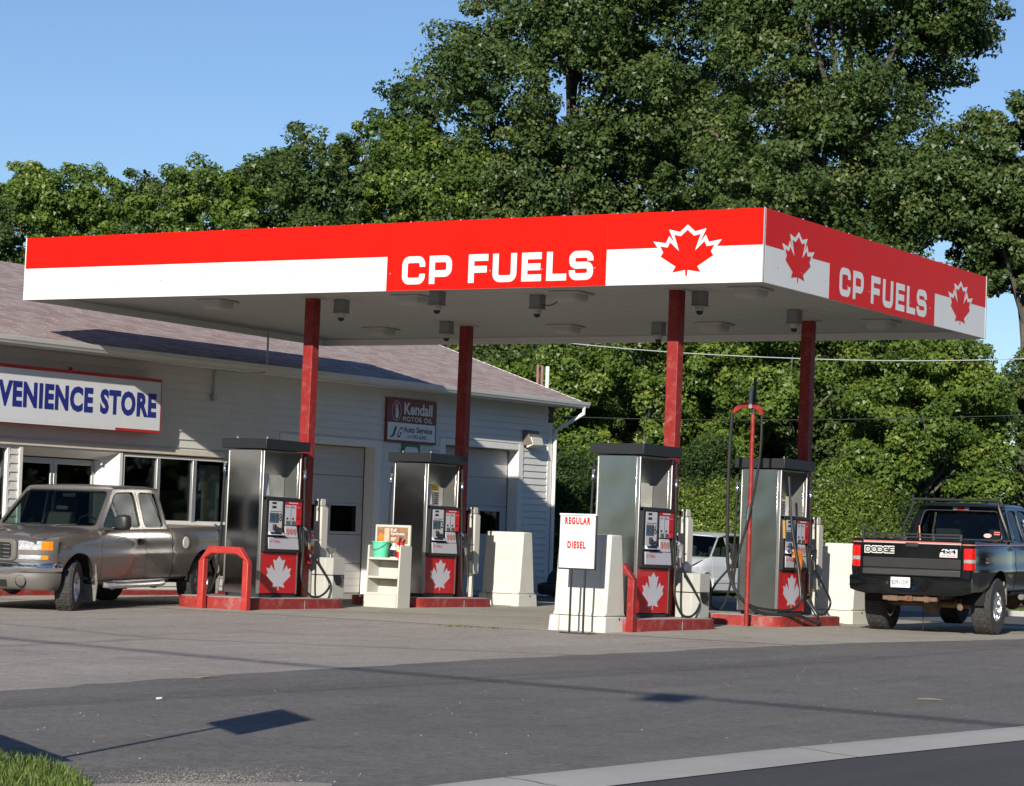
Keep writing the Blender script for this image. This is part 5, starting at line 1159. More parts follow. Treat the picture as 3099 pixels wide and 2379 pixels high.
for s in (1, -1):
    def nose(nm, y0, y1, z0, z1, m, dx=.0):
        b = MB(); ys = sorted([y0, y1]+[y for _, y in NC if y0 < y < y1]+list(np.linspace(y0, y1, 5)[1:-1]))
        b.loft([[(ncurve(y)-.02, s*y*.99, z0), (ncurve(y)+.010+dx, s*y, z0+.006), (ncurve(y)+.016+dx, s*y*1.004, (z0+z1)/2), (ncurve(y)+.006+dx, s*y, z1-.006), (ncurve(y)-.03, s*y*.985, z1)] for y in ys]); return b.build(nm, m, t, smooth=50)
    nose('headlight', .515, .84, .925, 1.065, m_lens); nose('corner_lamp', .843, .950, .925, 1.06, m_amber)
    nose('turn_lamp', .525, .84, .79, .862, m_lens, .0); nose('amber_lamp', .843, .915, .79, .86, m_amber, .0)
    # bumper: chrome blade and grey lower half wrapping round the corner
    def bumper(nm, z0, z1, m, prof, arcd=0):
        b = MB(); BC = [(4.62, 0), (4.615, .25), (4.60, .42), (4.58, .55), (4.54, .70), (4.48, .82), (4.41, .90), (4.33, .95), (4.24, .975), (4.125, .985)]; secs = []
        for xx, y in BC:
            lo = z0+(.0 if y > .45 else arcd); sc = max(0, min(1, (4.5-xx)/.3)); ny, nx = sc, 1-sc*.9
            secs.append([(xx-.10*nx, s*(y-.06*ny), lo)]+[(xx+d*nx, s*(y+d*ny), lo+(z1-lo)*f) for d, f in prof]+[(xx-.08*nx, s*(y-.06*ny), z1)])
        b.loft(secs, closed=False, cap=False); return b.build(nm, m, t, smooth=45, solid=.01, outdir=(1, s*.3, 0))
    bumper('bumper_blade', .61, .755, m_chrome, [(-.01, 0), (.02, .15), (.03, .45), (.022, .8), (-.03, 1)], -.05)
    lb = bumper('lower_bumper', .36, .605, m_bump, [(-.07, 0), (-.02, .2), (.0, .6), (.005, .9), (-.01, 1)])
    b = MB(); b.lathe([(.085, .012), (.075, -.02), (.05, -.06), (0, -.06)], (xf+.018, s*.60, .49), (1, 0, 0), 20); b.build('fog_lamp_socket', m_black, lb); b = MB(); b.lathe([(.055, 0), (.05, .01), (0, .014)], (xf-.03, s*.60, .485), (1,0,0), 18); b.build('fog_lamp', m_smoke, lb)
    b = MB(); b.tube(bez([(1.25, s*.96, .40), (1.4, s*1.02, .385), (2.1, s*1.03, .38), (2.8, s*1.02, .385), (2.95, s*.96, .40)], 5), .040, 10); b.build('step_bar', m_metal, t)
    b = MB(); b.box(1.45, 2.75, min(s*.99, s*1.05), max(s*.99, s*1.05), .415, .424); b.build('step_pad', m_mud, t, bevel=.003)
    for xa in (3.645, 0):
        b = MB(); x = xa-.475; b.loft([[(x-.01, s*.74, .17), (x-.02, s*.955, .17), (x-.035, s*.955, .17), (x-.03, s*.74, .17)], [(x+.0, s*.72, .45), (x-.01, s*.99, .45), (x-.03, s*.99, .45), (x-.02, s*.72, .45)], [(x+.05, s*.75, .72), (x+.04, s*.985, .72), (x+.02, s*.985, .72), (x+.03, s*.75, .72)]]); b.build('mud_flap', m_mud, t, smooth=40)
b = MB(); b.box(xf+.02, xf+.05, -.38, .38, .41, .50); b.build('air_intake', m_dark, t, smooth=0)
b = MB(); b.lathe([(.0, .008), (.088, .008), (.094, .0)], (.60, .978, 1.0), (0,1,0), 28); b.build('fuel_filler', mat('filler_white', (.66, .64, .58), .5), t)
b = MB(); b.box(-1.17, -1.06, -.86, .86, .50, .66); b.build('rear_bumper', m_chrome, t, bevel=.02)
for s in (1, -1):
    b = MB(); b.box(-1.142, -1.10, min(s*.80, s*.93), max(s*.80, s*.93), .84, 1.18); b.build('tail_lamp', m_redl, t, bevel=.01)

# ---- lifted black pickup seen from behind
t = thing('pickup_truck', 'lifted black pickup seen from behind with a rusty hitch and bed rack', 'pickup', (.274, 5.443, .035), (0, -.020, R(93.56)), scale=.945)
PD = dict(wb=3.52, W=.96, zlo=.66, belt=1.40, bed=1.41, mid=1.00, cuts=(2.93, 1.72, .99), arch=.52, r=.435, xr=-1.14, xf=4.35, hood=(1.42, 1.30), tg0=.86, roof=1.94, yr=.68, ws_top=2.25, bk_top=1.22,
          glass=m_glasst, glassb=m_glassc, tw=.31, rim=.22, style=(8, .03, .04), track=.06, bulge=True, handle=m_black, chassis=m_rust)
pd = pickup(t, PD, m_blackp, m_black); tg = pd['tg']; xr = -1.14
m_chr2 = mat('silver_print', (.62, .62, .62), .35, var=0)
def ta(mb, nm, m, par=tg, **k): return mb.build(nm, m, par, **k)
AB = ((0,-1,0), (0,0,1)); XO = xr-.002
b = MB(); b.box(xr-.012, xr+.01, -.755, .755, .99, 1.135); rb = ta(b, 'ribbed_trim', m_iron, bevel=.003)
for k in range(9):
    b = MB(); b.box(xr-.018, xr-.011, -.745, .745, .998+.015*k, 1.006+.015*k); ta(b, 'rib', m_black, rb, smooth=0)
b = MB(); b.loft([[(xr-.004, y, z) for y, z in ((-.757, .87), (.757, .87), (.757, .98), (-.757, .98))], [(xr-.022, y, z) for y, z in ((-.757, .885), (.757, .885), (.757, .965), (-.757, .965))]]); ta(b, 'lower_trim', mat('trim_charcoal', (.028, .029, .031), .5, var=.1), bevel=.004)
def out_text(s_, y, z, wd, h):
    b = MB(); 
    GL = {'D': [(0,0),(0,1),(.75,1),(1,.75),(1,.25),(.75,0)], 'O': [(.2,0),(0,.2),(0,.8),(.2,1),(.8,1),(1,.8),(1,.2),(.8,0)], 'G': [(1,.8),(.8,1),(.2,1),(0,.8),(0,.2),(.2,0),(1,0),(1,.5),(.5,.5)], 'E': [(1,1),(0,1),(0,0),(1,0)]}
    b1 = MB(); n_ = len(s_); cw = wd/n_
    for k, ch in enumerate(s_):
        pth = [((k+.13+.74*a)*cw, h*(.16+.68*c)) for a, c in GL[ch]]; cl = ch in 'DO'
        stroke(b, pth, .046, (XO-.001, y, z), *AB, closed=cl); stroke(b1, pth, .017, (XO-.0035, y, z), *AB, closed=cl)
        if ch == 'E':
            stroke(b, [(pth[1][0], h*.5), (pth[0][0], h*.5)], .044, (XO-.002, y, z), *AB); stroke(b1, [(pth[1][0], h*.5), (pth[0][0], h*.5)], .015, (XO-.0042, y, z), *AB)
    ta(b, 'letter_outline', m_chr2, smooth=0, recalc=False); ta(b1, 'letter', m_blackp, smooth=0, recalc=False)
out_text('DODGE', .73, 1.20, .47, .10)
b = MB(); b.prism([(.0, .0), (.27, 0), (.27, .045), (.0, .045)], (XO-.001, -.43, 1.165), *AB, (-1,0,0), .001); tri_poly(b, [(.0, .05), (.04, .12), (.115, .12), (.135, .10), (.155, .12), (.27, .12), (.27, .05)], (XO-.001, -.43, 1.165), *AB); ta(b, 'badge_field', m_chr2, smooth=0, recalc=False)
b = MB(); add_text(b, '4x4', (XO-.003, -.44, 1.222), *AB, .24, .056, .035); ta(b, 'letter', m_blackp, smooth=0, recalc=False)
b = MB(); add_text(b, 'OFF-ROAD', (XO-.003, -.44, 1.174), *AB, .25, .026, .02); ta(b, 'letter', m_redtxt, smooth=0, recalc=False)
m_pink = mat('pinstripe_pink', (.50, .17, .15), .35, var=.05); m_pinks = mat('pinstripe_silver', (.50, .42, .40), .35, var=.05)
b = MB(); b.box(XO-.0015, XO+.001, -.757, .757, 1.365, 1.385); ta(b, 'pinstripe', m_pink, smooth=0); b = MB(); b.box(XO-.0015, XO+.001, -.757, .757, 1.352, 1.3645); ta(b, 'pinstripe', m_pinks, smooth=0)
for s in (1, -1):
    b = MB(); ww = .96
    pts = [(xr-.014, .775), (xr-.016, .86), (xr+.010, .914), (xr+.058, .948), (.0, .925), (.95, .925), (2.9, .925)]
    pts = [(x, y+.004) for x, y in pts[:4]]+[(xr+.3, .9405), (-.5, .9445+.012), (-.3, .9445+.025), (0, .9445+.03), (.3, .9445+.025), (.5, .9445+.012), (.95, .942), (2.9, .942)]
    b.loft([[(x, s*y, 1.350), (x, s*y, 1.366)] for x, y in pts], closed=False, cap=False); b.build('side_pinstripe', m_pink, t, smooth=0)
    for nm_, z0, z1, m in (('tail_lamp', 1.145, 1.305, m_redl), ('reverse_lamp', 1.085, 1.143, m_smoke), ('brake_lamp', .985, 1.083, m_redl)):
        b = MB(); b.loft([[(xr-.016, s*.80, z), (xr-.024, s*.86, z), (xr-.004, s*.925, z), (xr+.07, s*.962, z), (xr+.07, s*.80, z)] for z in (z0, (z0+z1)/2, z1)]); b.build(nm_, m, t, bevel=.008)
b = MB(); b.box(xr-.018, xr, -.10, .10, 1.30, 1.365); h_ = ta(b, 'tailgate_handle', m_black, bevel=.015); b = MB(); b.box(xr-.024, xr-.017, -.065, .065, 1.325, 1.338); ta(b, 'grip', m_iron, h_, bevel=.003)
# bumper with plate
b = MB(); secs = []
for y in np.linspace(-1, 1, 17):
    a = abs(y); xx = xr-.17+.10*a**4; yy = y*.94; zt_ = .86-.0*a; z0_ = .60+.05*max(0, a-.8)/.2; c_ = (.06 if a < .36 else 0)
    secs.append([(xr+.02, yy, zt_), (xx+.02, yy, zt_+.002), (xx-.012+c_*.6, yy, zt_-.035), (xx+.002+c_, yy, zt_-.10), (xx-.008+c_*.5, yy, z0_+.06), (xx+.03, yy, z0_), (xr+.02, yy, z0_+.02)])
b.loft(secs); bp_ = b.build('rear_bumper', m_blackp, t, smooth=50)
b = MB(); b.prism(rrect(0, .30, 0, .152, .012, 3), (xr-.196, .25, .70), *AB, (-1,0,0), .004); pl = b.build('licence_plate', m_white, t, smooth=0)
b = MB(); add_text(b, '839', (xr-.2012, .235, .742), *AB, .10, .068, .01); b.build('lettering', m_blk, pl, smooth=0, recalc=False); b = MB(); add_text(b, 'OVP', (xr-.2012, .085, .742), *AB, .105, .068, .01); b.build('lettering', m_blue if False else m_blk, pl, smooth=0, recalc=False)
b = MB(); add_text(b, 'ONTARIO', (xr-.2012, .17, .828), *AB, .14, .014, 0); b.build('small_lettering', m_nozz, pl, smooth=0, recalc=False); b = MB(); add_text(b, 'YOURS TO DISCOVER', (xr-.2012, .18, .712), *AB, .16, .009, 0); b.build('small_lettering', m_nozz, pl, smooth=0, recalc=False)
b = MB(); tri_poly(b, [(-.012, .0), (.012, 0), (.012, .02), (0, .032), (-.012, .02)], (xr-.2012, .110, .758), *AB); b.build('crown_mark', m_nozz, pl, smooth=0, recalc=False)
b = MB(); b.lathe([(.03, 0), (.03, -.01), (0, -.012)], (xr-.15, .33, .765), (1,0,0), 12); b.build('plug_socket', m_black, bp_)
# hitch, exhaust, shocks, underbody
b = MB(); b.box(xr-.06, xr+.02, -.42, .42, .505, .575); b.box(xr-.11, xr, -.05, .05, .50, .58); b.box(xr-.075, xr+.01, -.30, -.22, .49, .60); b.box(xr-.075, xr+.01, .18, .34, .495, .59); ht = b.build('hitch', m_rust, t, bevel=.008)
b = MB(); b.box(xr-.112, xr-.108, -.028, .028, .512, .568); b.build('receiver_opening', mat('hitch_red', (.16, .03, .02), .8), ht, smooth=0)
b = MB(); b.tube([(.9, -.42, .52), (.1, -.5, .56), (-.6, -.55, .52), (-1.02, -.72, .43)], .042, 10); b.build('exhaust_pipe', m_rust, t)
b = MB(); b.box(-.9, -.1, -.45, .45, .56, .64); b.tube([(-.5, .02, .63), (-.5, .02, .0+.05)], .008, 5); b.build('spare_carrier', m_iron, t, bevel=.02)
# headache rack and bed rails
for s in (1, -1):
    b = MB(); b.tube(bez([(.92, s*.86, 1.40), (.86, s*.84, 1.56), (.88, s*.70, 1.92), (.86, s*.69, 2.10)], 4), .024, 8); b.box(.80, .96, min(s*.80, s*.92), max(s*.80, s*.92), 1.41, 1.43); b.build('rack_post', m_black, t)
b = MB(); b.tube([(.87, -.70, 2.03), (.87, .70, 2.03)], .024, 8); b.build('rack_bar', m_black, t)
for z in (1.455, 1.50):
    b = MB(); b.box(xr+.09, xr+.12, -.74, .78, z-.02, z+.006); b.build('bed_rail', m_black, t, bevel=.005)
for y, h in ((.80, .19), (.63, .17), (-.72, .07), (-.3, .06)):
    b = MB(); b.box(xr+.08, xr+.115, y-.018, y+.018, 1.40, 1.42+h); b.build('stake', m_black if h > .1 else m_iron, t, bevel=.004)
b = MB(); b.tube([(.2, .32, 1.3), (.24, .36, 1.62)], .010, 6); b.build('orange_whip', m_or, t)
# rear window details
fb_, H_ = pd['fbk'], pd['Hb']
b = MB(); q = [fb_(Vector((y, z)), .004) for y, z in ((-.13, H_-.062), (.13, H_-.062), (.13, H_-.012), (-.13, H_-.012))]; q2 = [(x-.02, y, z) for x, y, z in q]; b.add(q+q2, [(0,1,2,3),(4,5,6,7),(0,1,5,4),(1,2,6,5),(2,3,7,6),(3,0,4,7)]); cl = b.build('high_brake_lamp', m_smoke, t, bevel=.006)
b = MB(); q3 = [(x-.0225, y*.45, z*.8+q[i][2]*.2) for i, (x, y, z) in enumerate(q)]; b.add(q3, [(0,1,2,3)]); b.build('red_lens', m_redl, cl, smooth=0)
hw = lambda y, z: fb_(Vector((y, z)), .006)
b = MB(); b.add([hw(-.46+.062*math.cos(2*math.pi*k/20), .40+.034*math.sin(2*math.pi*k/20)) for k in range(20)], [list(range(20))]); b.build('oval_sticker', mat('sticker_pink', (.75, .35, .33), .5), t, smooth=0)
for k in range(2):
    b = MB(); b.add([hw(y, z+.032*k) for y, z in ((-.56, .415), (-.65, .415), (-.65, .433), (-.56, .433))], [(0,1,2,3)]); b.build('red_bar_sticker', mat('sticker_red', (.75, .12, .10), .5), t, smooth=0)
b = MB(); add_text(b, 'SPORT', (-.66, -.985, 1.125), (1,0,0), (0,0,1), .16, .05, .01) ; b.build('side_badge', m_nozz, t, smooth=0, recalc=False)
b = MB(); b.box(-.66, -.50, -.987, -.984, 1.09, 1.112); b.build('side_badge', m_pink, t, smooth=0)
for z, k in ((1.50, .0), (1.57, .02), (1.64, .04), (1.71, .06)):
    b = MB(); b.box(1.85+k, 2.1, -.875+.30*(z-1.4)-.004, -.868+.30*(z-1.4)-.004, z, z+.045); b.build('window_decal', m_grey, t, smooth=0)
b = MB(); b.tube([(1.15, -.99, .56), (2.8, -.99, .56)], .045, 8); b.build('step_bar', m_alloy, t)
for s in (1, -1):
    b = MB(); b.loft([[(.50, s*.80, .45), (.50, s*.96, .45), (.53, s*.96, .45), (.53, s*.8, .45)], [(.50, s*.80, .95), (.50, s*.95, .95), (.54, s*.95, .95), (.54, s*.8, .95)]]); b.build('mud_liner', m_mud, t, smooth=0)
# nose of the black pickup (out of frame, kept simple)
b = MB(); b.loft([[(4.15+dx, y, z) for y, z in rrect(-.84, .84, .92, 1.29, .06, 4)] for dx in (-.1, .14)]); b.build('grille_panel', m_chrome, t, bevel=.02)
b = MB(); b.box(4.2, 4.45, -.92, .92, .66, .90); b.build('front_bumper', m_blackp, t, bevel=.04)

# ---- silver minivan parked beyond the lane
t = thing('minivan', 'silver minivan parked on the lawn side behind the right hand pumps', 'minivan', (-11.1-.85, 21.75+1.55*.93, .03), (0, 0, R(-90)), scale=.93)
VW, VB, VZ = .915, 1.045, 1.60
def vsec(x, zt, w_, lo=.24): return [(w_-.08, lo-.03), (w_-.004, lo+.03), (w_, .52), (w_+.002, .62), (w_-.006, .66), (w_-.006, .80), (w_-.03, zt-.05), (w_-.07, zt)]
def vpanel(name, xa, xb, zf, wf, s):
    secs = []
    for x in sorted(set(np.round(np.linspace(xa, xb, max(3, int((xb-xa)/.12)+1)), 3)) | {round(c_+.36*math.sin(k/10*math.pi/2), 3) for c_ in (0, 2.85) for k in range(-10, 11) if xa < c_+.36*math.sin(k/10*math.pi/2) < xb}):
        H = vsec(x, zf(x), wf(x)); za = max([.33+math.sqrt(max(.36**2-(x-c_)**2, 0)) if abs(x-c_) < .36 else -1 for c_ in (0, 2.85)])
        secs.append([(x, s*a, max(z, za)) for a, z in H])
    b = MB(); b.loft(secs, closed=False, cap=False); return b.build(name, m_silverp, t, smooth=40, solid=.02, outdir=(0, s, .2))
for s in (1, -1):
    hz_ = lambda x: VB-.33*max(0, (x-2.6)/1.0)**1.3; fw_ = lambda x: VW-.16*max(0, (x-2.9)/.8)**2
    vpanel('fender', 2.56, 3.62, hz_, fw_, s); d1 = vpanel('door', 1.556, 2.552, lambda x: VB, lambda x: VW, s); d2 = vpanel('sliding_door', .40, 1.548, lambda x: VB, lambda x: VW, s); vpanel('quarter_panel', -.98, .392, lambda x: VB, lambda x: VW-.05*max(0, (-.5-x)/.5), s)
    ym = lambda z: VW-.07-(z-VB)*.30
    for nm_, C, ins, par in (('door_frame', [(1.56, VB), (2.62, VB), (1.96, VZ-.06), (1.60, VZ)], (.02, .06, .05, .05), d1), ('rear_door_frame', [(.40, VB), (1.55, VB), (1.59, VZ), (.44, VZ)], (.02, .05, .05, .05), d2), ('quarter_frame', [(-.92, VB), (.39, VB), (.43, VZ), (-.70, VZ-.02)], (.02, .05, .05, .12), d2)):
        out, inn = quad_frame(C, ins, .06); k = len(out); b = MB(); f3 = lambda p, d=0: (p.x, s*(ym(p.y)+d), p.y)
        b.add([f3(p) for p in out]+[f3(p) for p in inn], [(i, (i+1) % k, k+(i+1) % k, k+i) for i in range(k)]); o = b.build(nm_, m_silverp, t, smooth=0, outdir=(0, s, .2), recalc=False)
        b = MB(); b.add([f3(p, -.012) for p in inn], [list(range(k))]); b.build('side_glass', m_glassc if 'door_frame' == nm_ else m_glasst, o, smooth=0, outdir=(0, s, .3))
        b = MB(); b.tube([f3(p, .001) for p in inn], .006, 6, closed=True); b.build('window_seal', m_black, o)
    for hx, dd in ((1.72, d1), (1.40, d2)):
        b = MB(); b.box(hx-.11, hx+.11, min(s*(VW-.02), s*(VW+.006)), max(s*(VW-.02), s*(VW+.006)), .83, .92); h0 = b.build('handle_recess', m_silverp, dd, bevel=.012); b = MB(); b.box(hx-.08, hx+.08, min(s*(VW), s*(VW+.03)), max(s*(VW), s*(VW+.03)), .865, .895); b.build('handle', m_chrome, h0, bevel=.01)
    b = MB(); b.box(.40, 2.52, min(s*VW, s*(VW+.014)), max(s*VW, s*(VW+.014)), .44, .54); b.build('side_moulding', m_silverp, t, bevel=.008)
    b = MB(); b.box(3.52, 3.66, min(s*.45, s*.80), max(s*.45, s*.80), .58, .72); b.build('headlight', m_lens, t, bevel=.03)
    b = MB(); b.box(-1.02, -.95, min(s*.66, s*.86), max(s*.66, s*.86), .75, 1.2); b.build('tail_lamp', m_redl, t, bevel=.02)
    for x in (0, 2.85): wheel(t, x, s*.79, .33, .21, .20, 0, s, (5, .04, .05))
b = MB(); b.loft([[(x, y*w_, z+.03*(1-y*y)) for y in (-1, -.7, 0, .7, 1)] for x, w_, z in ((2.5, .85, VB), (3.0, .83, .98), (3.4, .78, .86), (3.66, .70, .72))], closed=False, cap=False); b.build('hood', m_silverp, t, smooth=50, solid=.02, outdir=(0, 0, 1))
b = MB(); b.loft([[(x, y*w_, z+.05*(1-y*y)) for y in (-1, -.7, 0, .7, 1)] for x, w_, z in ((2.0, .74, VZ-.07), (1.6, .745, VZ), (.5, .745, VZ+.01), (-.7, .74, VZ-.02))], closed=False, cap=False); b.build('roof', m_silverp, t, smooth=50, solid=.02, outdir=(0, 0, 1))
b = MB(); b.loft([[(2.74-.05*y*y*2, y*.82, VB-.03) for y in (-1, -.5, 0, .5, 1)], [(2.02-.02*y*y, y*.72, VZ-.06) for y in (-1, -.5, 0, .5, 1)]], closed=False, cap=False); b.build('windshield', m_glassc, t, smooth=50, outdir=(1, 0, .5))
b = MB(); b.loft([[(-.95, y*.82, VB) for y in (-1, 0, 1)], [(-.72, y*.72, VZ-.03) for y in (-1, 0, 1)]], closed=False, cap=False); b.build('rear_window', m_glasst, t, smooth=50, outdir=(-1, 0, .5))
b = MB(); b.box(-.99, -.90, -.84, .84, .35, 1.03); b.build('tailgate', m_silverp, t, bevel=.03)
b = MB(); b.loft([[(3.60+dx, y*(1 if dx < .1 else .9), z) for y, z in rrect(-.84, .84, .26, .56, .08, 4)] for dx in (-.2, .08, .14)]); b.build('front_bumper', m_silverp, t, smooth=50)
b = MB(); b.box(-.85, 3.5, -.72, .72, .22, .80); b.build('inner_body', m_dark, t, smooth=0)
for y in (-.4, .4):
    b = MB(); b.box(1.25, 1.40, y-.22, y+.22, .8, 1.32); b.build('seat', m_seat, t, bevel=.04)
# ------------------------------------------------------------------ trees
def leaf_mat(name, dark, mid, tip, rough=.42, trans=.25):
    m = bpy.data.materials.new(name); m.use_nodes = True; n = m.node_tree.nodes; l = m.node_tree.links; b = n['Principled BSDF']; o = n['Material Output']
    at = n.new('ShaderNodeAttribute'); at.attribute_name = 'leaf'
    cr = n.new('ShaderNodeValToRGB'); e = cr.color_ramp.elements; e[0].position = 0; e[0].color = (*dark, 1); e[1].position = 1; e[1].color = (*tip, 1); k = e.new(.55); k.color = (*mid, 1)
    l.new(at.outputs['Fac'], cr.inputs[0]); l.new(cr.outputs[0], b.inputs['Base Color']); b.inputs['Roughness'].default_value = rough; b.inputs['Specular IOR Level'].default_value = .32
    t = n.new('ShaderNodeBsdfTranslucent'); ml = n.new('ShaderNodeVectorMath'); ml.operation = 'MULTIPLY'; ml.inputs[1].default_value = (1.1, 1.25, .5); l.new(cr.outputs[0], ml.inputs[0]); l.new(ml.outputs[0], t.inputs[0])
    mx = n.new('ShaderNodeMixShader'); mx.inputs[0].default_value = trans; l.new(b.outputs[0], mx.inputs[1]); l.new(t.outputs[0], mx.inputs[2]); l.new(mx.outputs[0], o.inputs[0])
    MATS[name] = m; return m
m_maple = leaf_mat('maple_leaves', (.036, .068, .020), (.070, .112, .031), (.15, .170, .052))
m_green = leaf_mat('bright_leaves', (.050, .092, .016), (.102, .166, .028), (.235, .275, .05))
m_cedar = leaf_mat('cedar_leaves', (.024, .050, .016), (.044, .082, .020), (.08, .125, .03), rough=.6)
m_lime = leaf_mat('lime_leaves', (.06, .095, .018), (.12, .18, .03), (.24, .28, .06))
m_bark = mat('bark', (.10, .088, .072), .9, var=.3, vscale=6, bump=.6, bscale=14)
def leaf_mesh(name, m, cen, nrm, size, val, parent=None, loc=(0,0,0), quads=1.12):
    N = len(cen); nrm = nrm/np.linalg.norm(nrm, axis=1, keepdims=True)
    rnd = RNG.normal(size=(N, 3)); a = np.cross(nrm, rnd); a /= np.linalg.norm(a, axis=1, keepdims=True); b = np.cross(nrm, a)
    s = size[:, None]; v = np.empty((N, 3, 3))
    v[:, 0] = cen-a*s*.75*quads; v[:, 1] = cen+a*s*.45*quads+b*s*.68+nrm*s*RNG.uniform(-.3, .3, (N, 1)); v[:, 2] = cen+a*s*.45*quads-b*s*.68+nrm*s*RNG.uniform(-.3, .3, (N, 1))
    me = bpy.data.meshes.new(name); me.vertices.add(3*N); me.vertices.foreach_set('co', v.reshape(-1).astype(np.float32))
    me.loops.add(3*N); me.loops.foreach_set('vertex_index', np.arange(3*N, dtype=np.int32)); me.polygons.add(N)
    me.polygons.foreach_set('loop_start', np.arange(0, 3*N, 3, dtype=np.int32)); me.polygons.foreach_set('loop_total', np.full(N, 3, dtype=np.int32))
    at = me.attributes.new('leaf', 'FLOAT', 'FACE'); at.data.foreach_set('value', val.astype(np.float32))
    me.materials.append(m); me.update(); o = bpy.data.objects.new(name, me); COL.objects.link(o)
    if parent: o.parent = parent
    else: o.location = loc
    return o
def crown(lobes, nclump, per, size, csize, flat=.7, edge=.55):
    """lobes: list of (centre, radii). returns leaf centres, normals, sizes, values, clump centres"""
    L = np.array([l[0] for l in lobes], float); Q = np.array([l[1] for l in lobes], float)
    vol = (Q.prod(1))**.7; idx = RNG.choice(len(L), nclump, p=vol/vol.sum())
    d = RNG.normal(size=(nclump, 3)); d /= np.linalg.norm(d, axis=1, keepdims=True); r = RNG.uniform(edge**3, 1.06, nclump)**(1/3)
    c = L[idx]+d*r[:, None]*Q[idx]
    cs = csize*RNG.uniform(.55, 1.35, nclump); hue = RNG.normal(0, .14, nclump)
    k = np.repeat(np.arange(nclump), per); n = len(k)
    e = RNG.normal(size=(n, 3)); e /= np.linalg.norm(e, axis=1, keepdims=True); rr = RNG.uniform(.15, 1, n)**.5
    off_ = e*rr[:, None]*cs[k][:, None]; off_[:, 2] *= flat
    cen = c[k]+off_
    nr = e*.75+np.array([0, 0, .45])+RNG.normal(size=(n, 3))*.6+d[k]*.35
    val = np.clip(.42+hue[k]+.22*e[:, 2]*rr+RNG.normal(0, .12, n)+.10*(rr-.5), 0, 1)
    return cen, nr, size*RNG.uniform(.50, 1.22, n), val, c
def branches(b, base, top, tips, r0, n=14):
    base, top = Vector(base), Vector(top); pts = [base.lerp(top, t)+Vector((random.uniform(-.12, .12), random.uniform(-.12, .12), 0))*(1 if 0 < t < 1 else 0) for t in np.linspace(0, 1, 8)]
    b.tube(pts, [r0*(1-.85*i/7) for i in range(8)], 9)
    for tp in tips[:n]:
        tp = Vector(tp); f = min(.9, max(.25, (tp.z-base.z)/(top.z-base.z)*.72)); s = base.lerp(top, f); mid = s.lerp(tp, .5)+Vector((0, 0, .25)); q = bez([s, mid, tp], 4)
        b.tube(q, [r0*(1-.8*f)*.55*(1-.8*i/(len(q)-1))+.012 for i in range(len(q))], 6)
def tree(label, base, H, lobes, nclump, per, size, csize, m, trunk_r=.2, lean=(0, 0), name='maple_tree', group='trees behind the station', flat=.7, edge=.55, nb=16):
    t = thing(name, label, 'tree', base, group=group)
    cen, nr, sz, val, c = crown(lobes, nclump, per, size, csize, flat, edge)
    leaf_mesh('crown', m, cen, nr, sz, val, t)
    b = MB(); branches(b, (0, 0, -.4), (lean[0], lean[1], H*.86), [tuple(c[i]) for i in RNG.permutation(len(c))], trunk_r, nb); b.build('trunk', m_bark, t)
    return t
def lobes_tall(H, Rr, z0, n, seed, squash=.62):
    rs = np.random.default_rng(seed); o = []
    for i in range(n):
        f = i/(n-1); z = z0+(H-z0)*(.06+.86*f); prof = math.sin(math.pi*min(1, .30+.70*(1-f)**1.0*.95+.0))**.7 if f > .35 else .80+.5*f
        a = rs.uniform(0, 2*math.pi); rr = Rr*prof*rs.uniform(.28, .55); q = Rr*prof*rs.uniform(.50, .70)
        o.append(((rr*math.cos(a), rr*math.sin(a), z), (q, q, q*squash*rs.uniform(.8, 1.3))))
        o.append(((-rr*math.cos(a)*.9, -rr*math.sin(a)*.9, z+rs.uniform(-.8, .8)), (q*.9, q*.9, q*squash)))
    o.append(((0, 0, z0+(H-z0)*.5), (Rr*.6, Rr*.6, (H-z0)*.45)))
    return o
def lobes_big(H, Rr, z0, seed, nb=16):
    rs = np.random.default_rng(seed); o = []
    for f in (.10, .26, .42, .58, .74, .90):
        q = Rr*(.80 if f > .8 else (.98 if f > .2 else .85)); o.append(((rs.uniform(-.3, .3), rs.uniform(-.3, .3), z0+(H-z0)*f), (q*.80, q*.80, (H-z0)*.13)))
    for i in range(nb):
        f = rs.uniform(.04, .93); a = rs.uniform(0, 2*math.pi); q = Rr*rs.uniform(.26, .40)
        o.append(((Rr*.68*math.cos(a), Rr*.68*math.sin(a), z0+(H-z0)*f), (q, q, q*.75)))
    return o
def lobes_lumpy(H, Rr, z0, seed, nb=17):
    rs = np.random.default_rng(seed); o = []
    for i in range(nb):
        f = (i+.5)/nb; a = i*2.4+rs.uniform(-.4, .4); k = math.sqrt(max(.12, 1-abs(2*f-.9)**2.2)); q = Rr*rs.uniform(.28, .46)
        o.append(((Rr*.72*k*math.cos(a), Rr*.72*k*math.sin(a), z0+(H-z0-q*.5)*f), (q, q, q*.72)))
    return o
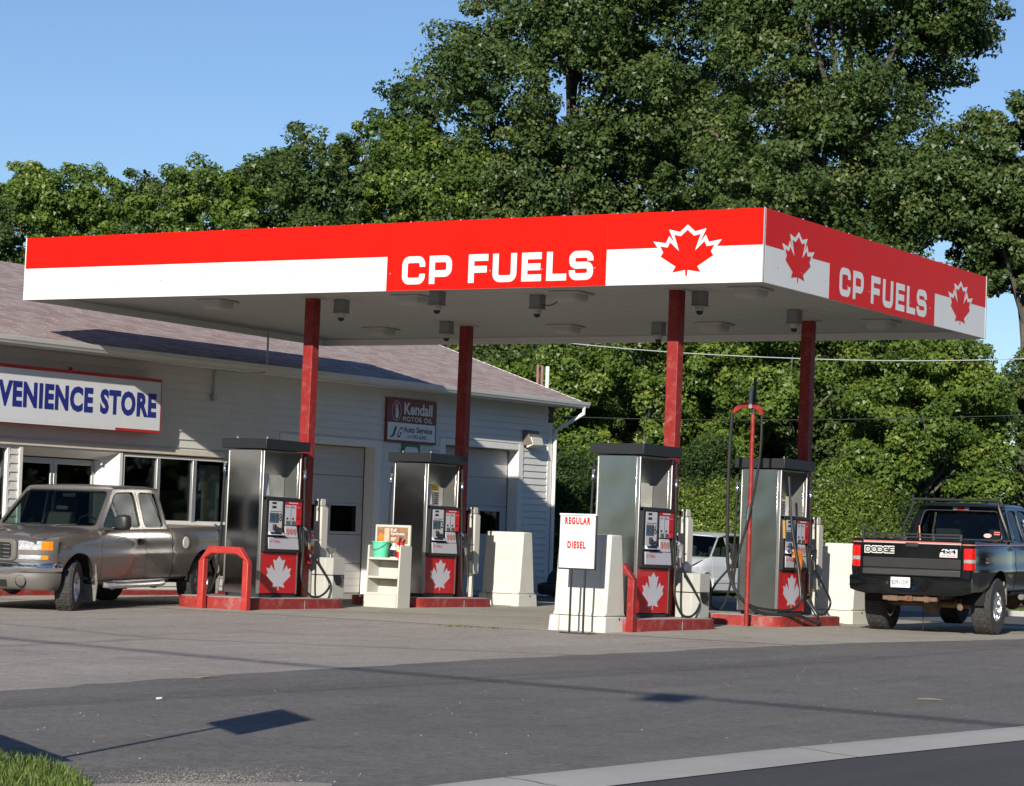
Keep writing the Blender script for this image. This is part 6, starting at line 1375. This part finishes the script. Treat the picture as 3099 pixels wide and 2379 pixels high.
# tall maples
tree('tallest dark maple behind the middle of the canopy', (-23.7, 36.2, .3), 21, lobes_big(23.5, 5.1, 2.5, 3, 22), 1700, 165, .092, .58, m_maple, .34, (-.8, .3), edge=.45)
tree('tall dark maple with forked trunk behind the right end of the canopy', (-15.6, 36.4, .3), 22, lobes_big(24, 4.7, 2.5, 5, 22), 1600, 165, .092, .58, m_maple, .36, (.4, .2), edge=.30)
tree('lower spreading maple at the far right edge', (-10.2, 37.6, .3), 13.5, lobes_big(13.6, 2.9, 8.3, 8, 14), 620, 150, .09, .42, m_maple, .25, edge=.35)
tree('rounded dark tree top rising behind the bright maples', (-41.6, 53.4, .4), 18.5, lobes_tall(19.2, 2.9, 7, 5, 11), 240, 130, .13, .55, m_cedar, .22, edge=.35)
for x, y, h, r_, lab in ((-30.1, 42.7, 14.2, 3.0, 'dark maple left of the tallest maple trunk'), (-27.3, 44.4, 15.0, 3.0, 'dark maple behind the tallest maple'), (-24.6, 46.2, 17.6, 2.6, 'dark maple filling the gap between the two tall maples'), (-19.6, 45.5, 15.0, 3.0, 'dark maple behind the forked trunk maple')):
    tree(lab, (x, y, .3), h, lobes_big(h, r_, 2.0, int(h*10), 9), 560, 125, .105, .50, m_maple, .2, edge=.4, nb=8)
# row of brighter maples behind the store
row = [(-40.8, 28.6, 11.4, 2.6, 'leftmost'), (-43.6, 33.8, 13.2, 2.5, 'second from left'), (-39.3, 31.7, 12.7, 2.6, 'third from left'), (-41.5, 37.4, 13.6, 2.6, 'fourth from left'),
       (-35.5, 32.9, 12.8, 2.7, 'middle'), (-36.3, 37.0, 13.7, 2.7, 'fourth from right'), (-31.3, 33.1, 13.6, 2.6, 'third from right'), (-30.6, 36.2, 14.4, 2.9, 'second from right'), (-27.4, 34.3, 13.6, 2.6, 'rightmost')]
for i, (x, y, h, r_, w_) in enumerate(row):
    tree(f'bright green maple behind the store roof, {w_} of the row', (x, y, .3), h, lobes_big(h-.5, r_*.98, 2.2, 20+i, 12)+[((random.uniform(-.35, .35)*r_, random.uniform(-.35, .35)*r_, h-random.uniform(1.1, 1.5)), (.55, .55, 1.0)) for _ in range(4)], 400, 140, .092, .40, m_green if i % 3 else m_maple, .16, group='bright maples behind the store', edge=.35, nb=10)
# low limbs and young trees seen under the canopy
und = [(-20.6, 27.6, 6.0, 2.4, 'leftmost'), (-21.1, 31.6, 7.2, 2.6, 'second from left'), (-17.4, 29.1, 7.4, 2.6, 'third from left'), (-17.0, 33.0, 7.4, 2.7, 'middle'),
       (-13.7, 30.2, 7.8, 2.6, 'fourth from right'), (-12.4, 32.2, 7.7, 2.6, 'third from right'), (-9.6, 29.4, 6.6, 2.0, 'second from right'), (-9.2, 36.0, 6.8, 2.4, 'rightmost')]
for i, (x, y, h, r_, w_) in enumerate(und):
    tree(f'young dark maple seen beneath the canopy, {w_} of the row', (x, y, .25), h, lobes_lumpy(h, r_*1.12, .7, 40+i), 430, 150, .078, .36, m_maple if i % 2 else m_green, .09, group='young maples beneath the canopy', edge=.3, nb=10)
# hedge and shrubs
def shrub(label, base, H, Rr, m, n, per, size, name='shrub', grp='shrubs along the back edge', flat=1.0, cs=.34):
    t = thing(name, label, 'shrub', base, group=grp)
    lb = [((random.uniform(-.5, .5)*Rr, random.uniform(-.5, .5)*Rr, H*f), (Rr*.75*(1.15-f*.7), Rr*.75*(1.15-f*.7), H*.28)) for f in (.15, .3, .45, .6, .75, .8)]
    cen, nr, sz, val, c = crown(lb, n, per, size, cs, flat, .4); cen[:, 2] = np.abs(cen[:, 2]); leaf_mesh('foliage', m, cen, nr, sz, val, t, quads=1.7)
    b = MB()
    for k in range(4): b.tube([(random.uniform(-.1, .1), random.uniform(-.1, .1), -.1), (random.uniform(-.3, .3)*Rr, random.uniform(-.3, .3)*Rr, H*.7)], [.035, .012], 5); 
    o = b.build('stems', m_bark, t); stuff(o)
for x, y, h, r_, k, lab in ((-16.2, 23.2, 3.2, 1.2, m_cedar, 'tall dark cedar right beside the white garage corner'), (-16.4, 25.6, 3.1, 1.3, m_cedar, 'dark cedar beside the REGULAR DIESEL sign'), (-14.6, 27.0, 3.6, 1.5, m_cedar, 'dark cedar behind the lime shrubs'),
                          (-12.8, 23.3, 2.25, 1.15, m_lime, 'lime green shrub behind the silver pickup cab'), (-12.4, 24.6, 2.5, 1.2, m_lime, 'taller lime green shrub between the two right hand pumps'),
                          (-10.4, 25.6, 2.4, 1.15, m_lime, 'lime green shrub right of the orange nozzle pump'), (-9.9, 27.2, 2.55, 1.2, m_lime, 'lime green shrub left of the black pickup cab'), (-11.4, 26.8, 2.7, 1.3, m_cedar, 'dark shrub between two lime shrubs'), (-8.6, 27.4, 2.2, 1.1, m_cedar, 'low dark shrub behind the black pickup')):
    shrub(lab, (x, y, .2), h, r_, k, 250, 170, .036, 'cedar' if k is m_cedar else 'shrub')
# distant woods: one mass each, closing gaps behind and blocking low sky across the road
def woods(name, pts, H, n, size, m):
    P = np.array(pts, float); seg = np.linalg.norm(np.diff(P, axis=0), axis=1); cum = np.concatenate([[0], np.cumsum(seg)]); t_ = RNG.uniform(0, cum[-1], n//60)
    xy = np.stack([np.interp(t_, cum, P[:, 0]), np.interp(t_, cum, P[:, 1])], 1)+RNG.normal(size=(len(t_), 2))*1.8
    top = H*(.78+.22*np.sin(t_*.55)*np.sin(t_*.21+1)); z = RNG.uniform(.05, 1, len(t_))*top; c = np.column_stack([xy, z])
    k = np.repeat(np.arange(len(c)), 60); e = RNG.normal(size=(len(k), 3))*size*4.2; cen = c[k]+e*np.array([1, 1, .7]); cen[:, 2] = np.abs(cen[:, 2])+.1
    nr = np.array([0, 0, .6])+RNG.normal(size=(len(k), 3)); o = leaf_mesh(name, m, cen, nr, size*RNG.uniform(.7, 1.4, len(k)), np.clip(RNG.normal(.4, .2, len(k)), 0, 1)); return stuff(o)
woods('distant_woods', [(-70, 45), (-58, 60), (-46, 68), (-34, 74), (-32, 75)], 12.5, 60000, .34, m_maple)
woods('sky_block_woods', [(-40, -75), (0, -95), (40, -88), (75, -50), (85, 0), (75, 60), (40, 110)], 20, 45000, .70, m_maple)  # out of view; added and sized to block bright low sky and darken reflections
# dark shingled house at the far right
t = thing('house', 'charcoal roofed house behind the black pickup in tree shade', 'house', (-13.0, 50.5, .35), (0, 0, R(-32)))
b = MB(); b.box(-3.5, 7, 0, 7, -.3, 2.4); b.build('wall', mat('house_wall', (.10, .09, .085), .8), t)
m_char = mat('charcoal_shingle', (.075, .072, .075), .9, var=.2, vscale=20)
b = MB(); b.hexa([(-4, -.5, 2.2), (7.5, -.5, 2.2), (7.5, 3.5, 5.6), (-4, 3.5, 5.6)], [(-4, -.5, 2.35), (7.5, -.5, 2.35), (7.5, 3.5, 5.75), (-4, 3.5, 5.75)]); b.hexa([(-4, 3.502, 5.6), (7.5, 3.502, 5.6), (7.5, 7.5, 2.2), (-4, 7.5, 2.2)], [(-4, 3.502, 5.75), (7.5, 3.502, 5.75), (7.5, 7.5, 2.35), (-4, 7.5, 2.35)]); rf = b.build('roof', m_char, t, smooth=0)
for i in range(22):
    f = i/22; b = MB(); y = -.5+4*f; z = 2.35+3.4*f; b.hexa([(-4, y-.01, z), (7.5, y-.01, z), (7.5, y+.19, z+.15), (-4, y+.19, z+.15)], [(-4, y-.01, z+.03), (7.5, y-.01, z+.03), (7.5, y+.19, z+.16), (-4, y+.19, z+.16)]); b.build('shingle_course', m_char, rf, smooth=0)
# ------------------------------------------------------------------ small things
# grass tuft bank at the lower left, lawn strip behind the lane, weeds
def blades(name, xy, h, m, wd=.006, kind=True):
    n = len(xy); z = np.array([gz(y) for y in xy[:, 1]]); hh = h*RNG.uniform(.5, 1.3, n); a = RNG.uniform(0, 2*math.pi, n); ln = RNG.normal(size=(n, 2))*.35*hh[:, None]
    v = np.empty((n, 4, 3)); dx = np.stack([np.cos(a), np.sin(a)], 1)*wd
    v[:, 0, :2] = xy-dx; v[:, 1, :2] = xy+dx; v[:, 0, 2] = v[:, 1, 2] = z-.01
    v[:, 2, :2] = xy+ln*.6+dx*.6; v[:, 2, 2] = z+hh*.65; v[:, 3, :2] = xy+ln; v[:, 3, 2] = z+hh
    me = bpy.data.meshes.new(name); me.vertices.add(4*n); me.vertices.foreach_set('co', v.reshape(-1).astype(np.float32)); me.loops.add(4*n); me.loops.foreach_set('vertex_index', np.arange(4*n, dtype=np.int32)); me.polygons.add(n)
    me.polygons.foreach_set('loop_start', np.arange(0, 4*n, 4, dtype=np.int32)); me.polygons.foreach_set('loop_total', np.full(n, 4, dtype=np.int32))
    at = me.attributes.new('leaf', 'FLOAT', 'FACE'); at.data.foreach_set('value', np.clip(RNG.normal(.5, .22, n), 0, 1).astype(np.float32)); me.materials.append(m); me.update()
    o = bpy.data.objects.new(name, me); COL.objects.link(o); return stuff(o)
m_grass = leaf_mat('grass_blades', (.05, .085, .015), (.10, .16, .03), (.26, .26, .09), rough=.5)
def in_poly(p, Q):
    x, y = p[:, 0], p[:, 1]; c = np.zeros(len(p), bool); n = len(Q)
    for i in range(n):
        (x0, y0), (x1, y1) = Q[i], Q[i-1]; hit = ((y0 > y) != (y1 > y)) & (x < (x1-x0)*(y-y0)/(y1-y0+1e-12)+x0); c ^= hit
    return c
GP = [(3.6, -19.2), (4.9, -19.15), (5.3, -19.1), (5.75, -19.35), (6.2, -19.7), (7.0, -20.6), (7.6, -23.5), (1.0, -23.5), (1.5, -20.5)]
pts = np.column_stack([RNG.uniform(1, 8, 90000), RNG.uniform(-23.5, -18.8, 90000)]); pts = pts[in_poly(pts, GP)]
blades('grass_bank', pts, .07, m_grass, .005)
b = MB(); tri_poly(b, GP, (0, 0, 0), (1,0,0), (0,1,0)); b.v = [(x, y, gz(y)+.02) for x, y, z in b.v]; struct(b.build('grass_soil', m_lawn, smooth=0))
pts = np.column_stack([RNG.uniform(-24, 2.5, 26000), RNG.uniform(20.7, 24, 26000)]); blades('back_lawn', pts, .10, m_grass, .012)
c_ = np.array([(-3.35, -1.55), (-3.2, -1.5), (-3.5, -1.6), (-2.95, -1.5)]); pts = c_[RNG.integers(0, 4, 110)]+RNG.normal(size=(110, 2))*np.array([.10, .05])
blades('weed_tuft', pts, .03, m_grass, .006)
# scattered grit and litter
m_grit = mat('pale_grit', (.28, .26, .24), .9)
gp = np.column_stack([RNG.uniform(-6, 8, 700), RNG.uniform(-20, 2, 700)]); b = MB()
for x, y in gp:
    s_ = random.uniform(.002, .0065); z = gz(y)+.008; b.add([(x-s_, y-s_, z), (x+s_, y-s_*.6, z), (x+s_*.4, y+s_, z), (x, y, z+s_)], [(0,1,3), (1,2,3), (2,0,3)])
stuff(b.build('loose_grit', m_grit, smooth=0))
for nm_, lab, x, y, m, s_ in (('dry_leaf', 'dry tan leaf on the old asphalt edge at left', 1.36, -12.8, mat('dry_leaf', (.17, .135, .10), .9), .09), ('paper_scrap', 'small white scrap on the dark asphalt near the left', 2.75, -15.0, m_white, .022), ('twig', 'short tan twig on the dark asphalt at right', 6.2, -9.4, mat('dry_leaf', (0,0,0)), .06)):
    b = MB(); z = gz(y)+.010
    if nm_ == 'twig': b.tube([(x-.10, y-.02, z+.008), (x, y, z+.012), (x+.09, y+.05, z+.008)], [.006, .008, .004], 6)
    else:
        P = [(s_*(1+.35*math.sin(3*a))*math.cos(a), s_*.7*(1+.3*math.cos(2*a))*math.sin(a)) for a in np.linspace(0, 2*math.pi, 12)[:-1]]
        b.prism(P, (x, y, z), (1,0,.12), (0,1,.1), (0,0,1), .012)
    tag(b.build(nm_, m, org=(x, y, z)), lab, {'dry_leaf': 'leaf', 'paper_scrap': 'litter', 'twig': 'twig'}[nm_])
# tyres stacked by the garage corner
for k, (x, y, z, rx, lab) in enumerate(((-12.2, 16.2, .34, (R(78), 0, R(30)), 'worn tyre leaning at the right corner of the garage'), (-12.0, 15.5, .24, (R(5), 0, 0), 'worn tyre lying flat before the garage corner'))):
    b = MB(); b.lathe([(.20, -.09), (.28, -.11), (.33, -.09), (.345, -.05), (.345, .05), (.33, .09), (.28, .11), (.20, .09)], (0,0,0), n=28); o = b.build('old_tyre', m_tyre, org=(0,0,0)); o.location = (x, y, z); o.rotation_euler = rx; tag(o, lab, 'tyre')
# white A-frame board at the right edge
t = thing('sandwich_board', 'white sandwich board cut off by the right picture edge', 'sign board', (3.45, 1.75, .0))
for s in (1, -1):
    b = MB(); b.hexa([(-.30, s*.26-.012, .08), (.30, s*.26-.012, .08), (.30, s*.26+.012, .08), (-.30, s*.26+.012, .08)], [(-.30, s*.03-.012, 1.0), (.30, s*.03-.012, 1.0), (.30, s*.03+.012, 1.0), (-.30, s*.03+.012, 1.0)]); b.build('panel', m_white, t, bevel=.006)
    for x in (-.27, .27):
        b = MB(); b.box(x-.03, x+.03, s*.27-.02, s*.27+.02, .0, .10); b.build('foot', m_black, t, bevel=.005)
# small roadside sign on a post, just out of frame at the left; its shadow falls on the asphalt
t = thing('roadside_sign', 'small square roadside sign on a thin post left of the picture', 'sign', (5.73, -20.36, gz(-20.4)))
zq = gz(-20.4); ax = Vector((.85, -.53, 0)).normalized()
b = MB(); b.tube([(0, 0, -.1), (0, 0, 2.05)], .022, 8); b.build('post', m_metal, t)
b = MB(); nn = Vector((.53, .85, 0)).normalized()*.012; O_ = ax*(-.28); b.prism([(0, 1.56), (.72, 1.50), (.72, 2.04), (0, 2.12)], O_, ax, (0,0,1), nn, 1.0); b.build('board', m_white, t)
b = MB(); b.prism([(-1.3, .40), (.02, .55), (.20, .645), (-1.3, .68)], (0,0,0), ax, (0,0,1), nn, 1.0); b.build('lower_board', m_white, t)
# overhead cables
def cable(lab, pts, r, name='overhead_cable'):
    b = MB(); b.tube(bez(pts, 8), r, 6); tag(b.build(name, m_cbl, org=pts[0]), lab, 'cable')
m_cbl = mat('cable_grey', (.35, .36, .37), .5)
cable('pale overhead cable passing behind the right end of the canopy', [(-17, 17.5, 5.95), (-14.2, 19.0, 5.62), (-11.0, 20.5, 5.44), (-7.0, 22.4, 5.45), (-3, 24.3, 5.75), (2, 26.7, 6.4)], .011)
m_cbl = m_iron
cable('thin dark overhead cable crossing the dark trees', [(-21.0, 20.0, 4.25), (-14, 23.5, 4.2), (-7, 27.0, 4.55), (0, 30.5, 5.2)], .010)
for k, (dx, h) in enumerate(((9.2, 8.6), (9.7, 8.8), (10.2, 9.4))):
    m_cbl = m_iron; cable(f'utility line over the road, {("lowest", "middle", "highest")[k]} of three', [(dx-.6, -90, h+.6), (dx, -45, h-.3), (dx+.9, 0, h), (dx+2, 50, h+.8)], .012)
m_cbl = m_iron; cable('service cable crossing the road high above the viewer', [(-25, -23.0, 7.6), (2, -27.4, 6.95), (11.0, -29.0, 6.95), (20, -30.6, 7.1), (45, -35, 8.2)], .040)
b = MB(); b.box(10.36, 10.74, -29.08, -28.92, 6.70, 7.06); tag(b.build('shadow_caster', m_iron, org=(11, -29, 6.9), bevel=.02), 'dark box added on the cable above the viewer to cast the square shadow', 'box')  # unseen box, added only for the blurred square shadow on the asphalt
# utility pole across the road carrying the lines
# dark blue car beyond the right hand islands (only its roof shows)
t = thing('parked_car', 'dark blue car whose roof shows left of the black pickup', 'car', (-8.9, 28.6, .03), (0, 0, R(-90)))
m_navy = mat('navy_paint', (.012, .016, .045), .25, .2, var=.04, coat=1)
def carsec(x, w_, z0, z1, wt): return [(x, -w_, z0), (x, -w_*1.02, (z0+z1)*.45), (x, -w_*.98, z1*.8+.1), (x, -wt, z1), (x, 0, z1+.03), (x, wt, z1), (x, w_*.98, z1*.8+.1), (x, w_*1.02, (z0+z1)*.45), (x, w_, z0)]
b = MB(); b.loft([carsec(x, w_, .28, z, w_*.85) for x, w_, z in ((-2.15, .72, .75), (-2.0, .82, .92), (-1.2, .86, .98), (.9, .87, .98), (1.7, .84, .90), (2.1, .76, .72), (2.2, .66, .55))]); b.build('body', m_navy, t, smooth=50)
b = MB(); b.loft([[(x0, s_*y, z) for s_, y, z in ((-1, .78, .95), (-1, .60, zt), (1, .60, zt), (1, .78, .95))] for x0, zt in ((-1.75, .97), (-1.0, 1.40), (-.2, 1.46), (.3, 1.42), (1.15, .98))]); b.build('cabin_glass', m_glasst, t, smooth=50)
b = MB(); b.loft([[(x0, s_*y, z) for s_, y, z in ((-1, .62, zt-.02), (-1, .55, zt+.02), (0, 0, zt+.045), (1, .55, zt+.02), (1, .62, zt-.02))] for x0, zt in ((-1.05, 1.40), (-.6, 1.46), (-.2, 1.475), (.3, 1.43))], closed=False, cap=False); b.build('roof', m_navy, t, smooth=60, solid=.02)
for x in (-1.35, 1.35):
    for s in (1, -1): wheel(t, x, s*.74, .31, .20, .19, 0, s, (5, .03, .04))
# pale sandy grit washed over the verge corner
SP = [(5.9, -19.4), (6.15, -18.95), (6.55, -18.7), (6.75, -18.85), (6.95, -19.3), (7.1, -19.9), (7.3, -21.5), (6.6, -21.5)]
c_ = np.array([[6.5, -19.25], [6.7, -19.9], [6.35, -19.1], [6.9, -20.8]]); p_ = c_[RNG.integers(0, 4, 6000)]+RNG.normal(size=(6000, 2))*np.array([.20, .34])
b = MB()
for x, y in p_:
    s_ = random.uniform(.0015, .0042); z = gz(y)+.014; a = random.uniform(0, 6.28); c, q = math.cos(a)*s_, math.sin(a)*s_
    b.add([(x+c, y+q, z), (x-q, y+c, z), (x-c, y-q, z), (x, y, z+s_*.7)], [(0,1,3), (1,2,3), (2,0,3)])
stuff(b.build('sandy_grit', m_sand, smooth=0, recalc=False))

th = np.linspace(0, 2*math.pi, 40)[:-1]; SPB = [(6.62+(.42+.07*math.sin(5*a)+RNG.normal()*.03)*math.cos(a)*1.0+.25*math.sin(a), -19.9+(1.05+.1*math.cos(4*a)+RNG.normal()*.05)*math.sin(a)) for a in th]
b = MB(); tri_poly(b, SPB, (0,0,0), (1,0,0), (0,1,0)); b.v = [(x, y, gz(y)+.012) for x, y, z in b.v]; struct(b.build('sandy_verge', m_sand, smooth=0))
